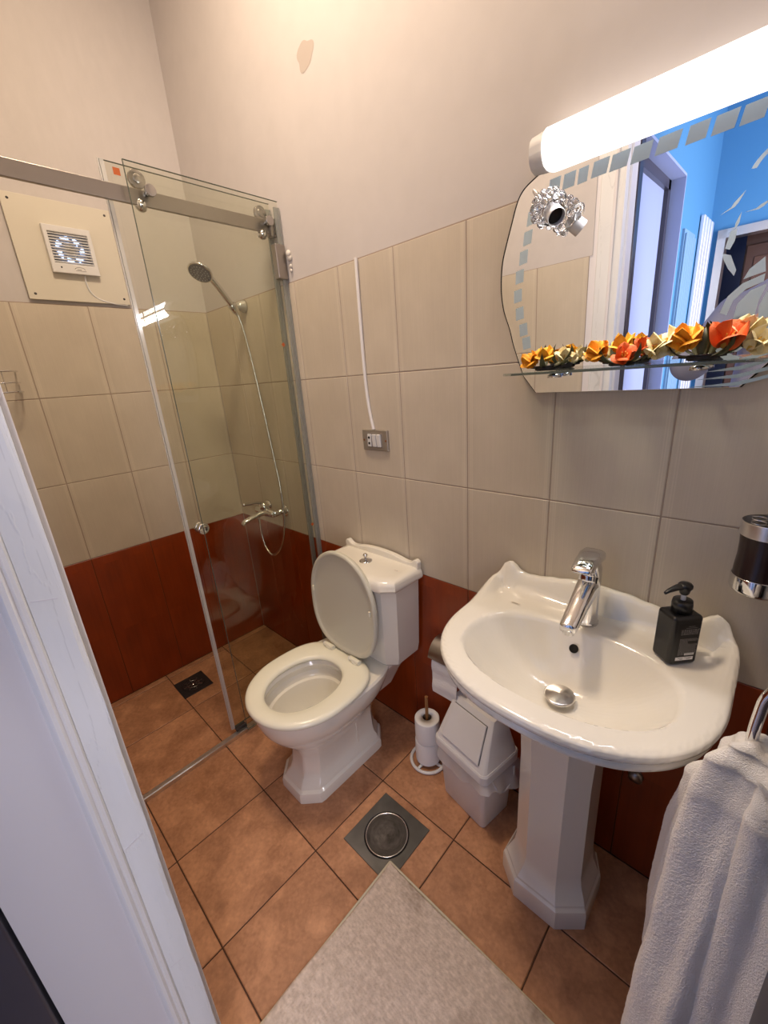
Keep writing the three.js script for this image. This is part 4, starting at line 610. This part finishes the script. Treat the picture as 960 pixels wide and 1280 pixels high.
// ------------------------------------------------------------------ bath mat
{
  const X0 = 1.507, X1 = 2.20, Z0 = .461, Z1 = .985, n = 150, m = 120, P = [], U = [], I = [];
  for (let i = 0; i <= n; i++) for (let j = 0; j <= m; j++) {
    const u = i / n, v = j / m, e = Math.min(u * (X1 - X0), (1 - u) * (X1 - X0), v * (Z1 - Z0), (1 - v) * (Z1 - Z0));
    const x = lerp(X0, X1, u) + .004 * Math.sin(v * 7) * (u < .1 ? 1 - u * 10 : 0), z = lerp(Z0, Z1, v) + .003 * Math.sin(u * 8) * (v < .1 ? 1 - v * 10 : 0), wave = .0025 * (fbm(u, v, 5, 3, 6) - .5);
    P.push(x, .0025 + .0062 * Math.pow(sm(0, .006, e), .6) + (e > .012 ? wave : 0) + (e > .004 && e < .009 ? .001 : 0), z); U.push(u * (X1 - X0) / .3, v * (Z1 - Z0) / .3);
  }
  for (let i = 0; i < n; i++) for (let j = 0; j < m; j++) { const a = i * (m + 1) + j; I.push(a, a + 1, a + m + 2, a, a + m + 2, a + m + 1); }
  const g = new THREE.BufferGeometry(); g.setAttribute('position', new THREE.Float32BufferAttribute(P, 3)); g.setAttribute('uv', new THREE.Float32BufferAttribute(U, 2)); g.setIndex(I); g.computeVertexNormals();
  const pile = tex(512, 512, (u, v) => { const a = Math.sin((u + v) * 6.283 * 20), b = Math.sin((u - v) * 6.283 * 20); return 110 + 30 * a * b + 110 * (fbm(u, v, 128, 2, 3) - .5) + 60 * (fbm(u, v, 24, 3, 5) - .5); }, false);
  const col = tex(512, 512, (u, v) => { const n2 = fbm(u, v, 4, 4, 51), f = fbm(u, v, 90, 2, 61), s = fbm(u, v, 6, 4, 71); let k = (n2 - .5) * 18 + (f - .5) * 40 - (s > .64 ? (s - .64) * 180 : 0); return [206 + k, 189 + k, 173 + k]; }, true, [.42, .55]);
  const t = thing('bath_mat', 'pale beige terry bath mat on the tiled floor', 'mat', [0, 0, 0]);
  obj('pile', g, std({ map: col, roughness: .95, bumpMap: pile, bumpScale: .0022 }), t);
  const b0 = .0052; obj('hem', [tube([[X0 + .002, b0, Z0 + .002], [X0 + .003, b0, (Z0 + Z1) / 2], [X0 + .002, b0, Z1]], .0035, 40, 8), tube([[X0 + .002, b0, Z0 + .002], [(X0 + X1) / 2, b0, Z0 + .001], [X1, b0, Z0 + .002]], .0035, 40, 8)], std({ color: new THREE.Color(.60, .54, .40), roughness: .95 }), t);
  const stain = (x, z, r, k) => { const q = new THREE.CircleGeometry(r, 24), p = q.attributes.position; for (let i = 1; i < p.count; i++) { const a = Math.atan2(p.getY(i), p.getX(i)), f = .55 + .6 * hash(i % 24, k); p.setXY(i, p.getX(i) * f * .6, p.getY(i) * f * 1.3); } q.rotateX(-Math.PI / 2); return at(q, x, .0106, z); };
  obj('worn_hole', [stain(1.752, .715, .010, 3), stain(1.765, .72, .006, 4)], std({ color: new THREE.Color(.10, .085, .06), roughness: 1 }), t, 'dark worn holes'); obj('stain', [stain(1.757, .706, .005, 5)], std({ color: new THREE.Color(.38, .2, .06), roughness: 1 }), t);
}

// ------------------------------------------------------------------ towel on its hanger
{
  const h = thing('towel_hanger', 'chrome towel hanger arm with dark knob on the dark door', 'towel hanger', [2.272, .90, .43]);
  obj('arm', tube([[.003, .11, -.02], [-.015, .135, -.022], [-.045, .13, -.025], [-.062, .105, -.027], [-.066, .07, -.028], [-.066, .02, -.026], [-.06, -.01, -.02]], .0068, 50, 14), M.chrome, h);
  obj('mount', at(lathe([[0, 0], [.02, 0], [.018, .006], [0, .008]], 24, [-1, 0, 0]), .003, .11, -.02), M.chrome, h);
  obj('knob', [at(new THREE.SphereGeometry(.016, 20, 14).scale(1, 1.2, 1), -.020, -.045, .035), cyl([.003, -.045, .035], [-.02, -.045, .035], .008)], M.black, h);
  const t = thing('towel', 'cream terry towel hanging at the right beside the dark door', 'towel', [2.214, -.03, .43]);
  const terry = tex(512, 512, (u, v) => { return 128 + 170 * (fbm(u, v, 70, 2, 33) - .5) + 90 * (fbm(u, v, 150, 2, 37) - .5); }, false, [3, 7]);
  const mat = std({ color: new THREE.Color(.95, .89, .80), roughness: 1, bumpMap: terry, bumpScale: .0022 });
  function drape(keys, folds, seedK, nU = 220, nV = 300) { // keys: [y, cx, cz, rx, rz, turn]
    const rings = [];
    for (let i = 0; i <= nV; i++) { const t0 = i / nV * (keys.length - 1), k = Math.min(keys.length - 2, Math.floor(t0)), f = t0 - k, s = f * f * (3 - 2 * f), K = keys[k].map((a, j) => j === 0 ? lerp(a, keys[k + 1][j], f) : lerp(a, keys[k + 1][j], s)), row = [];
      for (let j = 0; j < nU; j++) { const a = j / nU * 6.2832; let m = 0; for (const [n, amp, ph, tw] of folds) m += amp * Math.sin(n * a + ph + tw * i / nV) ; const fade = sm(0, .12, i / nV);
        const wr = .05 * Math.sin(i / nV * 46 + 2.2 * Math.sin(a * 2 + 1)) * (1 - sm(.05, .3, i / nV)), fz = (hash(i, j, seedK) - .5) * .012 + .03 * (fbm(i / nV, j / nU, 40, 2, seedK) - .5);
        const r = 1 + m * fade + wr + fz, c = Math.cos(a + K[5]), sn = Math.sin(a + K[5]); row.push([K[1] + K[3] * r * Math.cos(a) * Math.cos(K[5]) - K[4] * r * Math.sin(a) * Math.sin(K[5]), K[0] + .004 * Math.sin(a * 3 + i * .02), K[2] + K[3] * r * Math.cos(a) * Math.sin(K[5]) + K[4] * r * Math.sin(a) * Math.cos(K[5])]); }
      rings.push(row); }
    return loft(rings, { capStart: true, capEnd: true });
  }
  obj('main_fold', drape([[.960, .006, -.028, .010, .012, 0], [.952, .002, -.02, .030, .026, 0], [.93, -.002, -.008, .044, .036, .1], [.87, -.002, .0, .052, .044, .2], [.76, -.002, .006, .056, .05, .3], [.60, -.004, .012, .058, .055, .35], [.42, -.006, .02, .064, .06, .4], [.24, -.008, .024, .068, .062, .4], [.225, -.008, .024, .05, .05, .4]], [[3, .20, .4, 1.6], [5, .13, 2, -1.2], [2, .10, 1, .9], [8, .035, .5, 2]], 3), mat, t);
  obj('back_fold', drape([[.925, .004, -.022, .02, .014, 0], [.905, .0, -.026, .034, .022, 0], [.84, -.018, -.032, .048, .028, 0], [.70, -.028, -.042, .052, .03, 0], [.52, -.03, -.05, .054, .032, 0], [.40, -.03, -.055, .05, .032, 0], [.385, -.03, -.055, .03, .02, 0]], [[2, .14, .2, 1], [5, .12, 2.2, -1]], 5, 160, 220), mat, t);
  obj('front_fold', drape([[.93, .02, .01, .02, .016, 0], [.88, .030, .024, .034, .026, .3], [.74, .034, .034, .038, .03, .5], [.55, .036, .04, .04, .034, .6], [.36, .036, .044, .044, .036, .6], [.34, .036, .044, .03, .026, .6]], [[3, .16, 1.4, -1], [4, .12, 0, 1]], 7, 160, 220), mat, t);
}

// ------------------------------------------------------------------ photographer (seen in the mirror only)
{
  const P = thing('person', 'photographer in a grey shirt reflected in the mirror, holding a phone', 'person', [2.13, 0, 1.45]);
  // build in world coordinates, then shift to the group's base
  const B = [2.13, 0, 1.45];
  function field(bones, res, c, half, k) { // smooth-min of tapered capsules meshed with marching cubes
    const mc = new MarchingCubes(res, new THREE.MeshStandardMaterial(), false, false, 400000); mc.isolation = 0;
    const st = 2 * half / res; let q = 0;
    for (let z = 0; z < res; z++) for (let y = 0; y < res; y++) for (let x = 0; x < res; x++, q++) {
      const px = c[0] - half + x * st, py = c[1] - half + y * st, pz = c[2] - half + z * st; let s = 0, best = 1e9; const ds = [];
      for (const b of bones) { const [a, e, r0, r1, fl] = b, ax = px - a[0], ay = py - a[1], az = pz - a[2], ex = e[0] - a[0], ey = e[1] - a[1], ez = e[2] - a[2], L = ex * ex + ey * ey + ez * ez; let t = L ? (ax * ex + ay * ey + az * ez) / L : 0; t = Math.max(0, Math.min(1, t)); const dx = ax - ex * t, dy = ay - ey * t, dz = (az - ez * t) * (fl || 1); const d = Math.sqrt(dx * dx + dy * dy + dz * dz) - lerp(r0, r1, t); ds.push(d); if (d < best) best = d; }
      if (best < k * 4) { for (const d of ds) s += Math.exp(-(d - best) / k); best -= k * Math.log(s); }
      mc.field[q] = -best;
    }
    mc.update(); const n = mc.count; const pos = mc.positionArray.slice(0, n * 3); let g = new THREE.BufferGeometry();
    for (let i = 0; i < n; i++) { pos[i * 3] = pos[i * 3] * half + c[0] - B[0]; pos[i * 3 + 1] = pos[i * 3 + 1] * half + c[1] - B[1]; pos[i * 3 + 2] = pos[i * 3 + 2] * half + c[2] - B[2]; }
    g.setAttribute('position', new THREE.BufferAttribute(pos, 3)); g = mergeVertices(g, 1e-5); g.computeVertexNormals(); return g;
  }
  const S1 = [1.935, 1.515, 1.45], S2 = [2.325, 1.515, 1.45], E1 = [1.83, 1.33, 1.27], W1 = [2.02, 1.455, 1.105], E2 = [2.40, 1.30, 1.30], W2 = [2.255, 1.42, 1.16];
  const H1 = [2.055, 1.475, 1.075], H2 = [2.225, 1.44, 1.13];
  const torso = [[[2.13, 1.50, 1.46], [2.13, 1.22, 1.45], .15, .145, 1.35], [[2.03, 1.50, 1.46], [2.23, 1.50, 1.46], .095, .095, 1.1], [[2.13, 1.2, 1.45], [2.13, 1.0, 1.45], .14, .15, 1.3]];
  const arms = [[S1, E1, .056, .044], [E1, W1, .042, .029], [S2, E2, .056, .044], [E2, W2, .042, .029]];
  const legs = [-1, 1].flatMap((s) => [[[2.13 + s * .09, .96, 1.45], [2.13 + s * .10, .50, 1.46], .085, .055], [[2.13 + s * .10, .50, 1.46], [2.13 + s * .105, .09, 1.49], .053, .036], [[2.13 + s * .105, .045, 1.51], [2.13 + s * .115, .035, 1.33], .036, .032]]);
  const head = [[[2.15, 1.60, 1.45], [2.155, 1.70, 1.43], .055, .055], [[2.16, 1.80, 1.435], [2.16, 1.84, 1.44], .080, .086], [[2.16, 1.745, 1.405], [2.16, 1.78, 1.415], .052, .06]];
  const skin = phy({ color: new THREE.Color(.42, .22, .13), roughness: .55 });
  const finger = (pts, r) => pts.slice(1).map((p, i) => [pts[i], p, r - i * .0008, r - (i + 1) * .0008]);
  const hand = (W, H, sx) => { const f = []; f.push([W, H, .027, .03, 1.5]); const base = [H[0] + sx * .004, H[1], H[2] - .006];
    [[.030, .058], [.012, .066], [-.006, .062], [-.023, .05]].forEach(([dy, l]) => f.push(...finger([[base[0], base[1] + dy, base[2]], [base[0] + sx * .022, base[1] + dy, base[2] - .018], [base[0] + sx * l * .72, base[1] + dy - .003, base[2] - .016], [base[0] + sx * l, base[1] + dy - .004, base[2] - .004]], .0088)));
    f.push(...finger([[H[0], H[1] + .022, H[2] + .004], [H[0] + sx * .018, H[1] + .044, H[2] + .012], [H[0] + sx * .044, H[1] + .050, H[2] + .014]], .0105)); return f; };
  const body = merge([field([...torso, ...arms, ...legs, ...head], 128, [2.12, .97, 1.36], .99, .016), field(hand(W1, H1, 1), 64, [2.07, 1.475, 1.075], .105, .004), field(hand(W2, H2, -1), 64, [2.21, 1.44, 1.13], .105, .004),
    ...[-1, 1].map((s) => at(new THREE.SphereGeometry(.022, 14, 10).scale(.45, 1.3, .8), 2.16 - B[0] + s * .084, 1.80, 1.44 - B[2])), at(new THREE.ConeGeometry(.016, .045, 12).rotateX(-.45), 2.16 - B[0], 1.795, 1.345 - B[2])]);
  const bm = obj('body', body, skin, P);
  const inf = (l, e) => l.map(([a, b, r0, r1, fl]) => [a, b, r0 + e, r1 + e, fl]);
  const cut = (a, b, t) => a.map((v, i) => lerp(v, b[i], t));
  obj('shirt', field(inf([...torso, [S1, E1, .058, .05], [E1, cut(E1, W1, .72), .048, .040], [S2, E2, .058, .05], [E2, cut(E2, W2, .72), .048, .040]], .012), 110, [2.12, 1.3, 1.36], .52, .016), std({ roughness: .95, map: tex(256, 256, (u, v) => { const n = 165 + 50 * (hash(Math.floor(u * 256), Math.floor(v * 256)) - .5); return [n, n, n + 8]; }), color: new THREE.Color(.95, .93, 1) }), P);
  obj('trousers', field(inf([[[2.13, 1.04, 1.45], [2.13, .95, 1.45], .14, .15, 1.25], ...legs.filter((_, i) => i % 3 < 2)], .012), 100, [2.13, .56, 1.45], .56, .014), std({ color: new THREE.Color(.03, .035, .06), roughness: .9 }), P);
  obj('shoe', [-1, 1].map((s) => new RoundedBoxGeometry(.095, .075, .27, 3, .03).translate(s * .11, .039, -.035)), std({ color: new THREE.Color(.03, .03, .03), roughness: .6 }), P);
  obj('hair', at(new THREE.SphereGeometry(.098, 28, 18, 0, 6.2832, 0, 1.75).rotateX(.35), .03, 1.835, -.004), std({ color: new THREE.Color(.02, .014, .01), roughness: .8 }), P);
  for (const s of [-1, 1]) obj('eye', at(new THREE.SphereGeometry(.011, 14, 10), .03 + s * .03, 1.812, -.088), std({ color: new THREE.Color(.5, .48, .46), roughness: .2 }), P);
  obj('mouth', at(new THREE.SphereGeometry(.02, 14, 8).scale(1, .28, .4), .03, 1.752, -.096), std({ color: new THREE.Color(.33, .12, .09), roughness: .5 }), P);
  const ph = thing('phone', 'black phone held up by the photographer, just outside the picture', 'phone', camera.position.toArray());
  ph.rotation.copy(camera.rotation);
  obj('case', new RoundedBoxGeometry(.074, .15, .009, 3, .0042).translate(.022, -.055, .012), M.black, ph);
  obj('lens', new THREE.CylinderGeometry(.007, .007, .003, 20).rotateX(Math.PI / 2).translate(0, 0, .0055), M.darkMetal, ph);
}

renderer.render(scene, camera);
